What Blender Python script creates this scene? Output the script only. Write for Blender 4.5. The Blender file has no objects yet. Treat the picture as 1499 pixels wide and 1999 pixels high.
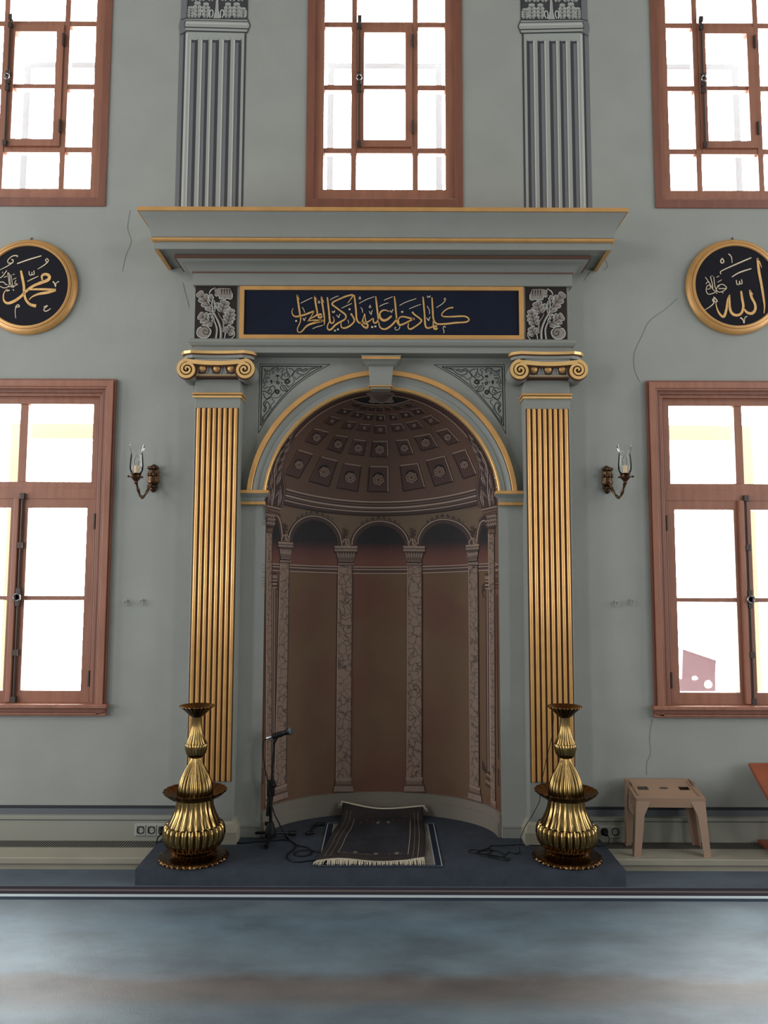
import bpy, bmesh, math, random
from mathutils import Vector
from mathutils.geometry import tessellate_polygon
random.seed(7)
PI = math.pi
scene = bpy.context.scene
COL = scene.collection

# ------------------------------------------------------------------ camera
CAM = Vector((0.013, -4.9, 1.67))
F = 1500.0                                   # focal length in pixels of the 1499x1999 frame
PITCH, ROLL = math.radians(5.04), math.radians(0.17)
fw = Vector((0, math.cos(PITCH), math.sin(PITCH)))
rt0 = Vector((1, 0, 0)); up0 = Vector((0, -math.sin(PITCH), math.cos(PITCH)))
rt = rt0*math.cos(ROLL) + up0*math.sin(ROLL)
up = -rt0*math.sin(ROLL) + up0*math.cos(ROLL)
cd = bpy.data.cameras.new('camera'); co = bpy.data.objects.new('camera', cd); COL.objects.link(co)
from mathutils import Matrix
co.matrix_world = Matrix(((rt.x, up.x, -fw.x, CAM.x), (rt.y, up.y, -fw.y, CAM.y), (rt.z, up.z, -fw.z, CAM.z), (0, 0, 0, 1)))
cd.sensor_fit = 'HORIZONTAL'; cd.sensor_width = 36.0; cd.lens = 36.0*F/1499.0
cd.clip_start = 0.05; cd.clip_end = 200
scene.camera = co

# ------------------------------------------------------------------ view, world, lights
scene.view_settings.view_transform = 'Standard'
scene.view_settings.look = 'None'
scene.view_settings.exposure = 0.0
scene.view_settings.gamma = 1.0
scene.view_settings.use_curve_mapping = False
scene.cycles.use_denoising = True
scene.cycles.max_bounces = 8
scene.cycles.diffuse_bounces = 4
scene.cycles.caustics_reflective = False
scene.cycles.caustics_refractive = False
scene.cycles.sample_clamp_indirect = 4.0
W_SKY = 36.0
wd = bpy.data.worlds.new('World'); scene.world = wd; wd.use_nodes = True
wd.node_tree.nodes['Background'].inputs[0].default_value = (0.97, 0.99, 1.0, 1)
wd.node_tree.nodes['Background'].inputs[1].default_value = W_SKY

def window_light(x, y, z, w, h, direction, power, col=(0.97, 0.985, 1.0)):
    ld = bpy.data.lights.new('window_light', 'AREA'); ld.shape = 'RECTANGLE'; ld.size = w; ld.size_y = h
    ld.energy = power; ld.color = col
    o = bpy.data.objects.new('window_light', ld); COL.objects.link(o); o.location = (x, y, z)
    o.rotation_euler = Vector(direction).to_track_quat('-Z', 'Y').to_euler()
    return o
RX, RY, RZ = 6.5, -10.0, 8.2                 # room half width, back wall, ceiling
for yy in (-1.5, -3.6, -6.6):
    window_light(-RX+0.03, yy, 2.0, 1.2, 2.2, (1, 0, 0), 108)
    window_light(RX-0.03, yy, 2.0, 1.2, 2.2, (-1, 0, 0), 72)
    window_light(-RX+0.03, yy, 5.8, 1.4, 2.6, (1, 0, 0), 92)
    window_light(RX-0.03, yy, 5.8, 1.4, 2.6, (-1, 0, 0), 74)
for xx in (-3.4, 3.4):
    window_light(xx, RY+0.03, 2.2, 1.3, 2.3, (0, 1, 0), 4)
    window_light(xx, RY+0.03, 5.8, 1.3, 2.3, (0, 1, 0), 14)

# ------------------------------------------------------------------ helpers
def ray(u, v):
    return rt*((u-749.5)/F) - up*((v-999.5)/F) + fw
def at(u, v, Y=None, Z=None, X=None):        # photo pixel -> point of the plane Y / Z / X = const
    d = ray(u, v)
    if Y is not None: t = (Y-CAM.y)/d.y
    elif Z is not None: t = (Z-CAM.z)/d.z
    else: t = (X-CAM.x)/d.x
    return CAM + d*t
def zat(v, Y=0.0, u=745): return at(u, v, Y=Y).z
def lin(c):
    if isinstance(c, str):
        c = [int(c[i:i+2], 16) for i in (0, 2, 4)]
    r = []
    for k in c:
        k /= 255.0
        r.append(k/12.92 if k <= 0.04045 else ((k+0.055)/1.055)**2.4)
    return (r[0], r[1], r[2], 1)

def mat(name, col, rough=0.6, metal=0.0, var=0.0, vscale=8.0, bump=0.0, bscale=60.0, spec=0.5, col2=None, stretch=(1, 1, 1), detail=4):
    m = bpy.data.materials.new(name); m.use_nodes = True
    nt = m.node_tree; b = nt.nodes['Principled BSDF']
    c = lin(col)
    b.inputs['Base Color'].default_value = c
    b.inputs['Roughness'].default_value = rough
    b.inputs['Metallic'].default_value = metal
    b.inputs['Specular IOR Level'].default_value = spec
    if var > 0 or bump > 0:
        tc = nt.nodes.new('ShaderNodeTexCoord'); mp = nt.nodes.new('ShaderNodeMapping')
        mp.inputs['Scale'].default_value = stretch
        nt.links.new(tc.outputs['Object'], mp.inputs[0])
    if var > 0:
        n = nt.nodes.new('ShaderNodeTexNoise'); n.inputs['Scale'].default_value = vscale; n.inputs['Detail'].default_value = detail
        nt.links.new(mp.outputs[0], n.inputs['Vector'])
        r = nt.nodes.new('ShaderNodeValToRGB')
        r.color_ramp.elements[0].position = 0.3; r.color_ramp.elements[1].position = 0.7
        c2 = lin(col2) if col2 else tuple(min(1, k*(1+var)) for k in c[:3])+(1,)
        c1 = c if col2 else tuple(k*(1-var) for k in c[:3])+(1,)
        r.color_ramp.elements[0].color = c1; r.color_ramp.elements[1].color = c2
        nt.links.new(n.outputs['Fac'], r.inputs[0]); nt.links.new(r.outputs[0], b.inputs['Base Color'])
    if bump > 0:
        n2 = nt.nodes.new('ShaderNodeTexNoise'); n2.inputs['Scale'].default_value = bscale; n2.inputs['Detail'].default_value = 3
        nt.links.new(mp.outputs[0], n2.inputs['Vector'])
        bp = nt.nodes.new('ShaderNodeBump'); bp.inputs['Strength'].default_value = bump; bp.inputs['Distance'].default_value = 0.01
        nt.links.new(n2.outputs['Fac'], bp.inputs['Height']); nt.links.new(bp.outputs[0], b.inputs['Normal'])
    return m

M = {}
M['wall'] = mat('grey_green_plaster', (146, 147, 141), 0.75, var=0.05, vscale=3, bump=0.06, bscale=90)
M['trim_grey'] = mat('grey_green_moulding', (130, 131, 125), 0.6, var=0.03, vscale=6)
M['plinth'] = mat('shade_tinted_plinth', (112, 105, 94), 0.7)  # grey wall paint with the niche's warm dimness put into the colour
M['gold'] = mat('gold_paint', (198, 148, 88), 0.42, 0.3, var=0.08, vscale=12)
M['gold_bright'] = mat('gilded_leaf', (226, 182, 118), 0.3, 0.5, var=0.06, vscale=20)
M['gold_flute'] = mat('gold_reeding', (224, 172, 104), 0.34, 0.4, var=0.1, vscale=9)
M['groove'] = mat('dark_gold_groove', (74, 38, 16), 0.6, 0.2)
M['brown_line'] = mat('brown_fillet', (104, 74, 60), 0.6)
M['navy'] = mat('navy_board', (20, 25, 40), 0.7, var=0.15, vscale=5, spec=0.15)
M['black_board'] = mat('black_board', (19, 17, 25), 0.7, spec=0.15)
M['letter_gold'] = mat('gold_lettering', (206, 160, 96), 0.45, 0.2, var=0.15, vscale=30)
M['letter_pale'] = mat('pale_gold_lettering', (206, 188, 158), 0.5)
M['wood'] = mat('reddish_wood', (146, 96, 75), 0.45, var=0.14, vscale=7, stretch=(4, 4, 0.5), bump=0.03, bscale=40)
M['wood_dark'] = mat('dark_reddish_wood', (119, 73, 57), 0.45, var=0.12, vscale=7, stretch=(4, 4, 0.5))  # darker tone of the reddish window wood
M['iron'] = mat('dark_iron', (74, 64, 60), 0.45, 0.6)
M['marble'] = mat('beige_marble', (148, 142, 126), 0.35, var=0.06, vscale=6)
M['panel_paint'] = mat('cream_grey_panel', (140, 139, 128), 0.55)
M['grille_dark'] = mat('grille_slot', (22, 22, 22), 0.7)
M['grille_bar'] = mat('grille_bar', (128, 124, 112), 0.45, 0.3)
M['stripe_dark'] = mat('dark_wall_stripe', (34, 36, 42), 0.6)
M['stripe_grey'] = mat('slate_wall_band', (92, 96, 100), 0.6)
M['socket'] = mat('white_plastic', (158, 158, 150), 0.4)
M['black'] = mat('black_plastic', (11, 11, 12), 0.6, spec=0.25)
M['black_metal'] = mat('black_metal', (12, 12, 13), 0.45, 0.1, spec=0.35)
M['steel'] = mat('brushed_steel', (170, 170, 172), 0.3, 0.9)
M['brass'] = mat('polished_brass', (136, 112, 70), 0.17, 1.0, var=0.12, vscale=12)
M['brass_dark'] = mat('tarnished_brass', (84, 60, 36), 0.25, 1.0, var=0.15, vscale=12)
M['antique'] = mat('antique_bronze', (90, 66, 48), 0.32, 0.9, var=0.35, vscale=60)
M['cream'] = mat('cream_candle_sleeve', (206, 178, 140), 0.5)
M['stool'] = mat('tan_plastic', (142, 114, 93), 0.42, var=0.03, vscale=5)
M['lectern'] = mat('orange_brown_wood', (132, 68, 42), 0.4, var=0.1, vscale=6, stretch=(1, 5, 1))
M['carpet_blue'] = mat('blue_carpet', (50, 57, 67), 0.6, var=0.16, vscale=14, bump=0.3, bscale=220, spec=0.4)
# fresco paints
M['f_tan'] = mat('fresco_tan', (96, 76, 58), 0.7, var=0.05, vscale=4)
M['f_dome'] = mat('fresco_dome_brown', (88, 62, 50), 0.7, var=0.06, vscale=4)
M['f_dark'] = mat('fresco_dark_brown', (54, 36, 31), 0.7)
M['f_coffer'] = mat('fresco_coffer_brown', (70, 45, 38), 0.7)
M['f_light'] = mat('fresco_light_line', (152, 130, 114), 0.7)
M['f_pale'] = mat('fresco_pale_stone', (124, 104, 92), 0.7, var=0.12, vscale=30)
M['f_mid'] = mat('fresco_mid_brown', (94, 70, 58), 0.7)
M['f_black'] = mat('fresco_black', (24, 19, 20), 0.8)
M['f_leaf'] = mat('fresco_leaf_brown', (126, 106, 99), 0.7)
M['p_pale'] = mat('painted_pale_grey', (150, 152, 146), 0.7)
M['p_mid'] = mat('painted_mid_grey', (104, 104, 106), 0.7)
M['p_dark'] = mat('painted_dark_grey', (54, 52, 56), 0.7)
M['p_lt'] = mat('painted_highlight', (176, 176, 170), 0.7)
M['p_brown'] = mat('painted_umber', (46, 38, 36), 0.8, spec=0.2)
M['p_leaf'] = mat('painted_leaf_taupe', (128, 118, 110), 0.7, var=0.15, vscale=25)
M['ink'] = mat('black_ink_line', (30, 31, 30), 0.7)
M['reveal_white'] = mat('white_reveal_plaster', (232, 231, 226), 0.8); M['out_beige'] = mat('pale_outer_frame_timber', (128, 108, 86), 0.7); M['out_grey'] = mat('pale_grey_outer_frame', (76, 78, 82), 0.8)
M['crack'] = mat('plaster_crack', (92, 93, 88), 0.8)

def marble_col():
    m = bpy.data.materials.new('fresco_marble'); m.use_nodes = True; nt = m.node_tree; b = nt.nodes['Principled BSDF']
    b.inputs['Roughness'].default_value = 0.7
    tc = nt.nodes.new('ShaderNodeTexCoord'); n = nt.nodes.new('ShaderNodeTexNoise'); n.inputs['Scale'].default_value = 9
    add = nt.nodes.new('ShaderNodeMixRGB'); add.blend_type = 'ADD'; add.inputs[0].default_value = 0.12
    nt.links.new(tc.outputs['Object'], n.inputs['Vector']); nt.links.new(tc.outputs['Object'], add.inputs[1]); nt.links.new(n.outputs['Color'], add.inputs[2])
    vo = nt.nodes.new('ShaderNodeTexVoronoi'); vo.feature = 'DISTANCE_TO_EDGE'; vo.inputs['Scale'].default_value = 19
    nt.links.new(add.outputs[0], vo.inputs['Vector'])
    r = nt.nodes.new('ShaderNodeValToRGB'); r.color_ramp.elements[0].position = 0.0; r.color_ramp.elements[0].color = lin((60, 44, 38))
    r.color_ramp.elements[1].position = 0.07; r.color_ramp.elements[1].color = lin((124, 102, 88))
    nt.links.new(vo.outputs['Distance'], r.inputs[0]); nt.links.new(r.outputs[0], b.inputs['Base Color'])
    return m
M['f_marble'] = marble_col()

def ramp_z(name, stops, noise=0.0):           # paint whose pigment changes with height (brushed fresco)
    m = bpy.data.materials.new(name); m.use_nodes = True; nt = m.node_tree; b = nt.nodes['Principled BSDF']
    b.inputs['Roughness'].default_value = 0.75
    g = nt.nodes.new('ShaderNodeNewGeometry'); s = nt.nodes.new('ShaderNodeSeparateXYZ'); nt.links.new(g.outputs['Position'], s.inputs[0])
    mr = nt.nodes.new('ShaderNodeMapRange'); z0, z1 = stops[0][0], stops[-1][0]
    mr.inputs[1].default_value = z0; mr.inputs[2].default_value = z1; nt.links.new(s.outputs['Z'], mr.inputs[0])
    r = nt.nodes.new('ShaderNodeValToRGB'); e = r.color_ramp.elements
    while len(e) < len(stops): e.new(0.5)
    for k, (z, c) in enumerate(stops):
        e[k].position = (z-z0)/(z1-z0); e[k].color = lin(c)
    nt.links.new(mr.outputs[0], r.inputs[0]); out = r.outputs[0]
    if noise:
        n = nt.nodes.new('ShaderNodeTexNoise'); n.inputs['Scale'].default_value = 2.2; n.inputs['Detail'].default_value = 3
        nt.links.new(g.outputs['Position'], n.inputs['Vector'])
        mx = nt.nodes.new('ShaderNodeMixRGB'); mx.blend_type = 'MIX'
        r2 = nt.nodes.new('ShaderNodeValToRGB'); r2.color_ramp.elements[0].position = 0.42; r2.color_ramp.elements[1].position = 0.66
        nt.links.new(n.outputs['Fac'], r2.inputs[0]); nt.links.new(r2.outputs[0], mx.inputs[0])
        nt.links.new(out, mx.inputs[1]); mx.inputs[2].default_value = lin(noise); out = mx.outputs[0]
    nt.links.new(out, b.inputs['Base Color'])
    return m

def glass_mat(name, tint, gloss):
    m = bpy.data.materials.new(name); m.use_nodes = True; nt = m.node_tree
    for n in list(nt.nodes): nt.nodes.remove(n)
    o = nt.nodes.new('ShaderNodeOutputMaterial'); mx = nt.nodes.new('ShaderNodeMixShader')
    t = nt.nodes.new('ShaderNodeBsdfTransparent'); t.inputs[0].default_value = tint
    g = nt.nodes.new('ShaderNodeBsdfGlossy'); g.inputs['Roughness'].default_value = 0.03
    lw = nt.nodes.new('ShaderNodeLayerWeight'); lw.inputs[0].default_value = gloss
    nt.links.new(lw.outputs['Fresnel'], mx.inputs[0]); nt.links.new(t.outputs[0], mx.inputs[1]); nt.links.new(g.outputs[0], mx.inputs[2])
    nt.links.new(mx.outputs[0], o.inputs[0])
    return m
M['pane'] = glass_mat('window_glass', (0.98, 0.99, 0.99, 1), 0.12)
M['lampglass'] = glass_mat('clear_lamp_glass', (0.985, 0.99, 0.99, 1), 0.2)

class MB:
    def __init__(s): s.v = []; s.f = []; s.m = []; s.mats = []
    def mi(s, k):
        if k not in s.mats: s.mats.append(k)
        return s.mats.index(k)
    def face(s, pts, k):
        b = len(s.v); s.v += [tuple(p) for p in pts]; s.f.append(tuple(range(b, b+len(pts)))); s.m.append(s.mi(k))
    def grid(s, rows, k, closed=False):       # rows of equally many points -> shared-vertex quads
        b = len(s.v); n = len(rows[0]); mi = s.mi(k)
        for r in rows: s.v += [tuple(p) for p in r]
        for i in range(len(rows)-1):
            for j in range(n if closed else n-1):
                j2 = (j+1) % n
                s.f.append((b+i*n+j, b+i*n+j2, b+(i+1)*n+j2, b+(i+1)*n+j)); s.m.append(mi)
        return b
    def box(s, x0, x1, y0, y1, z0, z1, k):
        b = len(s.v); mi = s.mi(k)
        s.v += [(x, y, z) for x in (x0, x1) for y in (y0, y1) for z in (z0, z1)]
        for q in ((0, 1, 3, 2), (4, 6, 7, 5), (0, 4, 5, 1), (2, 3, 7, 6), (0, 2, 6, 4), (1, 5, 7, 3)):
            s.f.append(tuple(b+i for i in q)); s.m.append(mi)
    def hexa(s, p, k):                        # 8 points ordered like box()
        b = len(s.v); mi = s.mi(k); s.v += [tuple(q) for q in p]
        for q in ((0, 1, 3, 2), (4, 6, 7, 5), (0, 4, 5, 1), (2, 3, 7, 6), (0, 2, 6, 4), (1, 5, 7, 3)):
            s.f.append(tuple(b+i for i in q)); s.m.append(mi)
    def ring(s, o, i, y0, y1, k):             # rectangular frame in the XZ plane: o, i = (x0,x1,z0,z1)
        O = [(o[0], o[2]), (o[1], o[2]), (o[1], o[3]), (o[0], o[3])]; I = [(i[0], i[2]), (i[1], i[2]), (i[1], i[3]), (i[0], i[3])]
        rows = []
        for a in range(5):
            a %= 4
            rows.append([(O[a][0], y0, O[a][1]), (I[a][0], y0, I[a][1]), (I[a][0], y1, I[a][1]), (O[a][0], y1, O[a][1]), (O[a][0], y0, O[a][1])])
        s.grid(rows, k)
    def prism(s, poly, y0, y1, k):            # poly = [(x, z)], extruded along Y
        n = len(poly)
        s.face([(x, y0, z) for x, z in poly], k); s.face([(x, y1, z) for x, z in reversed(poly)], k)
        for i in range(n):
            a, b = poly[i], poly[(i+1) % n]
            s.face([(a[0], y0, a[1]), (a[0], y1, a[1]), (b[0], y1, b[1]), (b[0], y0, b[1])], k)
    def lathe(s, prof, k, c=(0, 0, 0), n=32, lobe=None, cap=True):   # prof = [(r, z)]
        rows = []
        for q in prof:
            r, z = q[0], q[1]; amp = q[2] if len(q) > 2 else 0; row = []
            for j in range(n):
                t = 2*PI*j/n; rr = r
                if lobe and amp: rr = r*(1 - amp + amp*abs(math.cos(lobe*t/2))**0.8)
                row.append((c[0]+rr*math.cos(t), c[1]+rr*math.sin(t), c[2]+z))
            rows.append(row)
        b = s.grid(rows, k, True)
        if cap:
            mi = s.mi(k); L = len(prof)
            s.f.append(tuple(b+j for j in reversed(range(n)))); s.m.append(mi)
            s.f.append(tuple(b+(L-1)*n+j for j in range(n))); s.m.append(mi)
    def tube(s, pts, r, k, n=8):
        pts = [Vector(p) for p in pts]; rows = []; L = len(pts)
        prev = None
        for i in range(L):
            d = (pts[min(i+1, L-1)]-pts[max(i-1, 0)])
            if d.length < 1e-9: d = Vector((0, 0, 1))
            d.normalize()
            if prev is None:
                a = Vector((0, 0, 1)) if abs(d.z) < 0.9 else Vector((1, 0, 0))
                e1 = d.cross(a).normalized()
            else:
                e1 = (prev - d*prev.dot(d)).normalized()
            prev = e1; e2 = d.cross(e1); rr = r[i] if isinstance(r, (list, tuple)) else r
            rows.append([pts[i]+e1*(rr*math.cos(2*PI*j/n))+e2*(rr*math.sin(2*PI*j/n)) for j in range(n)])
        b = s.grid(rows, k, True); mi = s.mi(k)
        s.f.append(tuple(b+j for j in reversed(range(n)))); s.m.append(mi)
        s.f.append(tuple(b+(L-1)*n+j for j in range(n))); s.m.append(mi)
    def ball(s, c, r, k, n=12, sc=(1, 1, 1)):
        rows = []
        for i in range(n//2+1):
            a = -PI/2 + PI*i/(n//2); q = max(math.cos(a), 0.02)
            rows.append([(c[0]+sc[0]*r*q*math.cos(2*PI*j/n), c[1]+sc[1]*r*q*math.sin(2*PI*j/n), c[2]+sc[2]*r*math.sin(a)) for j in range(n)])
        s.grid(rows, k, True)
    def build(s, name, parent=None, smooth=None, bevel=0, fix=True, loc=None):
        me = bpy.data.meshes.new(name); me.from_pydata(s.v, [], s.f)
        for k in s.mats: me.materials.append(M[k])
        me.polygons.foreach_set('material_index', s.m)
        if fix:
            bm = bmesh.new(); bm.from_mesh(me); bmesh.ops.recalc_face_normals(bm, faces=bm.faces); bm.to_mesh(me); bm.free()
        if smooth is not None:
            me.polygons.foreach_set('use_smooth', [True]*len(me.polygons))
            me.set_sharp_from_angle(angle=math.radians(smooth))
        me.update()
        o = bpy.data.objects.new(name, me); COL.objects.link(o)
        if bevel:
            b = o.modifiers.new('bevel', 'BEVEL'); b.width = bevel; b.segments = 2; b.limit_method = 'ANGLE'; b.angle_limit = math.radians(40)
        if parent is not None:
            o.parent = parent; o.matrix_parent_inverse = Matrix.Translation(-parent_world(parent))
        return o
def parent_world(p):                          # an Empty carries its parts; a mesh part already sits in world space
    return Vector(p.location) if p.type == 'EMPTY' else Vector((0, 0, 0))
def tag(o, label, cat, group=None):
    o['label'] = label; o['category'] = cat
    if group: o['group'] = group
    return o
def thing(name, label, cat, loc=(0, 0, 0), group=None):
    o = bpy.data.objects.new(name, None); COL.objects.link(o); o.location = loc; o.empty_display_size = 0.1
    return tag(o, label, cat, group)
def struct(o): o['kind'] = 'structure'; return o

# --- painting on a surface: strokes and fills drawn in photo pixels land on the real surface
def crm(pts, step=4.0, closed=False):
    P = [Vector((p[0], p[1])) for p in pts]; out = []
    n = len(P)
    if n < 3 and not closed:
        segs = max(1, int((P[1]-P[0]).length/step)); return [P[0].lerp(P[1], i/segs) for i in range(segs+1)]
    rng = range(n if closed else n-1)
    for i in rng:
        if closed: p0, p1, p2, p3 = P[(i-1) % n], P[i], P[(i+1) % n], P[(i+2) % n]
        else: p0, p1, p2, p3 = P[max(i-1, 0)], P[i], P[i+1], P[min(i+2, n-1)]
        segs = max(2, int((p2-p1).length/step))
        for q in range(segs):
            t = q/segs
            out.append(0.5*((2*p1)+(p2-p0)*t+(2*p0-5*p1+4*p2-p3)*t*t+(3*p1-p0-3*p2+p3)*t*t*t))
    out.append(P[0].copy() if closed else P[-1].copy())
    return out
def stroke(mb, surf, pts, w, k, layer=1, step=4.0, closed=False, sharp=False):
    """ribbon through pixel points; w = width in pixels, one number or a list along the stroke"""
    if sharp:
        for a, b in zip(pts[:-1], pts[1:]): stroke(mb, surf, [a, b], w, k, layer, step)
        return
    c = crm(pts, step, closed); L = len(c); A, B = [], []
    for i in range(L):
        d = c[min(i+1, L-1)]-c[max(i-1, 0)]
        if closed and i in (0, L-1): d = c[1]-c[L-2]
        if d.length < 1e-9: d = Vector((1, 0))
        nrm = Vector((-d.y, d.x)).normalized()
        if isinstance(w, (list, tuple)):
            t = i/(L-1)*(len(w)-1); j = min(int(t), len(w)-2); ww = w[j]+(w[j+1]-w[j])*(t-j)
        else: ww = w
        A.append(surf(*(c[i]+nrm*ww/2), layer)); B.append(surf(*(c[i]-nrm*ww/2), layer))
    mb.grid([A, B], k)
def fill(mb, surf, poly, k, layer=1, maxe=10.0, smooth=False, closed=True):
    """filled pixel polygon, split finely enough to follow a curved surface"""
    P = [Vector((p[0], p[1])) for p in (crm(poly, maxe*0.8, True)[:-1] if smooth else poly)]
    tris = [(P[a], P[b], P[c]) for a, b, c in tessellate_polygon([[Vector((p.x, p.y, 0)) for p in P]])]
    if maxe:
        todo = tris; tris = []
        while todo:
            a, b, c = todo.pop(); la, lb, lc = (b-c).length, (c-a).length, (a-b).length; m = max(la, lb, lc)
            if m <= maxe: tris.append((a, b, c))
            elif m == la: q = (b+c)/2; todo += [(a, b, q), (a, q, c)]
            elif m == lb: q = (c+a)/2; todo += [(a, b, q), (q, b, c)]
            else: q = (a+b)/2; todo += [(a, q, c), (q, b, c)]
    mi = mb.mi(k); idx = {}
    def vi(p):
        key = (round(p.x, 3), round(p.y, 3))
        if key not in idx: idx[key] = len(mb.v); mb.v.append(tuple(surf(p.x, p.y, layer)))
        return idx[key]
    for a, b, c in tris:
        mb.f.append((vi(a), vi(b), vi(c))); mb.m.append(mi)
def plane_surf(Y, step=0.0015):
    return lambda u, v, layer=1: at(u, v, Y=Y-step*layer)
def circ(cx, cy, r, n=10, ry=None): return [(cx+r*math.cos(2*PI*i/n), cy+(ry or r)*math.sin(2*PI*i/n)) for i in range(n)]
def cr(pts, s, ox, oy): return [(ox+x/s, oy+y/s) for x, y in pts]

# ------------------------------------------------------------------ measured levels
ZP = 0.088                                    # top of the carpeted platform
NA, NB, NC = 0.744, 0.50, 0.745               # niche half width, depth, dome rise
ZC = zat(985)                                 # springing centre of arch and dome
LWX = [at(44, 900, Y=0.04).x, at(1443, 900, Y=0.04).x]       # lower window centres
UWX = [at(70, 100, Y=0.03).x, at(751, 100, Y=0.03).x, at(1417, 100, Y=0.03).x]
S = 306.12                                    # pixels per metre on the wall plane
LW_Z0, LW_Z1, LW_H = zat(1398), zat(743), 187/S
UW_Z0, UW_Z1, UW_H = zat(405), 6.05, 160/S

# ------------------------------------------------------------------ room shell
def carpet_mat():
    m = bpy.data.materials.new('grey_blue_carpet'); m.use_nodes = True; nt = m.node_tree; b = nt.nodes['Principled BSDF']
    b.inputs['Roughness'].default_value = 0.5; b.inputs['Specular IOR Level'].default_value = 0.6
    g = nt.nodes.new('ShaderNodeNewGeometry'); s = nt.nodes.new('ShaderNodeSeparateXYZ'); nt.links.new(g.outputs['Position'], s.inputs[0])
    mp = nt.nodes.new('ShaderNodeMapping'); mp.inputs['Scale'].default_value = (1.3, 2.6, 1); nt.links.new(g.outputs['Position'], mp.inputs[0])
    n = nt.nodes.new('ShaderNodeTexNoise'); n.inputs['Scale'].default_value = 1.6; n.inputs['Detail'].default_value = 7; n.inputs['Roughness'].default_value = 0.62
    nt.links.new(mp.outputs[0], n.inputs['Vector'])
    # rows of the carpet: colour bands across the room, blurred by the pile
    w = nt.nodes.new('ShaderNodeMath'); w.operation = 'MULTIPLY_ADD'; w.inputs[1].default_value = 0.22; nt.links.new(n.outputs['Fac'], w.inputs[0]); nt.links.new(s.outputs['Y'], w.inputs[2])
    mr = nt.nodes.new('ShaderNodeMapRange'); mr.inputs[1].default_value = -2.3; mr.inputs[2].default_value = -0.3; nt.links.new(w.outputs[0], mr.inputs[0])
    r = nt.nodes.new('ShaderNodeValToRGB'); e = r.color_ramp.elements
    stops = [(0.0, (118, 138, 148)), (0.32, (126, 144, 152)), (0.375, (124, 120, 116)), (0.435, (126, 118, 112)), (0.485, (128, 146, 156)), (0.70, (124, 148, 162)), (0.86, (118, 132, 142)), (1.0, (104, 120, 134))]  # darker end stops put the weak light near the wall into the colour
    while len(e) < len(stops): e.new(0.5)
    for k, (p, c) in enumerate(stops): e[k].position = p; e[k].color = lin(c)
    nt.links.new(mr.outputs[0], r.inputs[0])
    r2 = nt.nodes.new('ShaderNodeValToRGB'); r2.color_ramp.elements[0].position = 0.32; r2.color_ramp.elements[1].position = 0.68
    r2.color_ramp.elements[0].color = (0.34, 0.34, 0.345, 1); r2.color_ramp.elements[1].color = (0.66, 0.66, 0.66, 1)
    nt.links.new(n.outputs['Fac'], r2.inputs[0])
    mx = nt.nodes.new('ShaderNodeMixRGB'); mx.blend_type = 'MULTIPLY'; mx.inputs[0].default_value = 1.0
    nt.links.new(r.outputs[0], mx.inputs[1]); nt.links.new(r2.outputs[0], mx.inputs[2]); nt.links.new(mx.outputs[0], b.inputs['Base Color'])
    n2 = nt.nodes.new('ShaderNodeTexNoise'); n2.inputs['Scale'].default_value = 260; nt.links.new(g.outputs['Position'], n2.inputs['Vector'])
    bp = nt.nodes.new('ShaderNodeBump'); bp.inputs['Strength'].default_value = 0.25; bp.inputs['Distance'].default_value = 0.01
    nt.links.new(n2.outputs['Fac'], bp.inputs['Height']); nt.links.new(bp.outputs[0], b.inputs['Normal'])
    return m
M['carpet'] = carpet_mat()
M['c_plum'] = mat('carpet_plum_stripe', (54, 50, 58), 0.95, spec=0.1)
M['c_rose'] = mat('carpet_rose_stripe', (106, 94, 93), 0.95, spec=0.1)
M['c_white'] = mat('carpet_white_stripe', (182, 192, 194), 0.95, spec=0.1)
M['c_navy'] = mat('carpet_navy_stripe', (46, 57, 68), 0.95, spec=0.1)
fl = MB(); fl.box(-RX, RX, RY, 0.6, -0.12, 0.0, 'carpet'); floor = struct(fl.build('floor'))
sv = [1732.5, 1738, 1741.5, 1747.5, 1752.5, 1758]
ys = [at(745, v, Z=0.0).y for v in sv]
st = MB()
for i, k in enumerate(('c_plum', 'c_rose', 'c_plum', 'c_white', 'c_navy')):
    st.face([(-RX, ys[i], 0.0012), (RX, ys[i], 0.0012), (RX, ys[i+1], 0.0012), (-RX, ys[i+1], 0.0012)], k)
st.build('border_stripes', floor, fix=False)

def rect(x0, x1, z0, z1): return [(x0, z0), (x1, z0), (x1, z1), (x0, z1)]
wf = MB()
outer = rect(-RX, RX, 0, RZ)
arc = [(NA*math.cos(PI*i/40), ZC+NC*math.sin(PI*i/40)) for i in range(41)]
holes = [[(NA, 0.0001)]+arc+[(-NA, 0.0001)]]
for x in LWX: holes.append(rect(x-LW_H+0.03, x+LW_H-0.03, LW_Z0+0.03, LW_Z1-0.03))
for x in UWX: holes.append(rect(x-UW_H+0.02, x+UW_H-0.02, UW_Z0+0.02, UW_Z1))
loops = [outer]+holes; flat = [p for l in loops for p in l]
for t in tessellate_polygon([[Vector((x, z, 0)) for x, z in l] for l in loops]):
    wf.face([(flat[i][0], 0, flat[i][1]) for i in t], 'wall')
wall_front = struct(wf.build('wall_front', fix=False))
for nm, pts in (('wall_left', [(-RX, RY, 0), (-RX, 0, 0), (-RX, 0, RZ), (-RX, RY, RZ)]), ('wall_right', [(RX, RY, 0), (RX, RY, RZ), (RX, 0, RZ), (RX, 0, 0)]),
                ('wall_back', [(-RX, RY, 0), (-RX, RY, RZ), (RX, RY, RZ), (RX, RY, 0)]), ('ceiling', [(-RX, RY, RZ), (RX, RY, RZ), (RX, 0, RZ), (-RX, 0, RZ)])):
    b = MB(); b.face(pts, 'wall'); struct(b.build(nm, fix=False))

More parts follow.
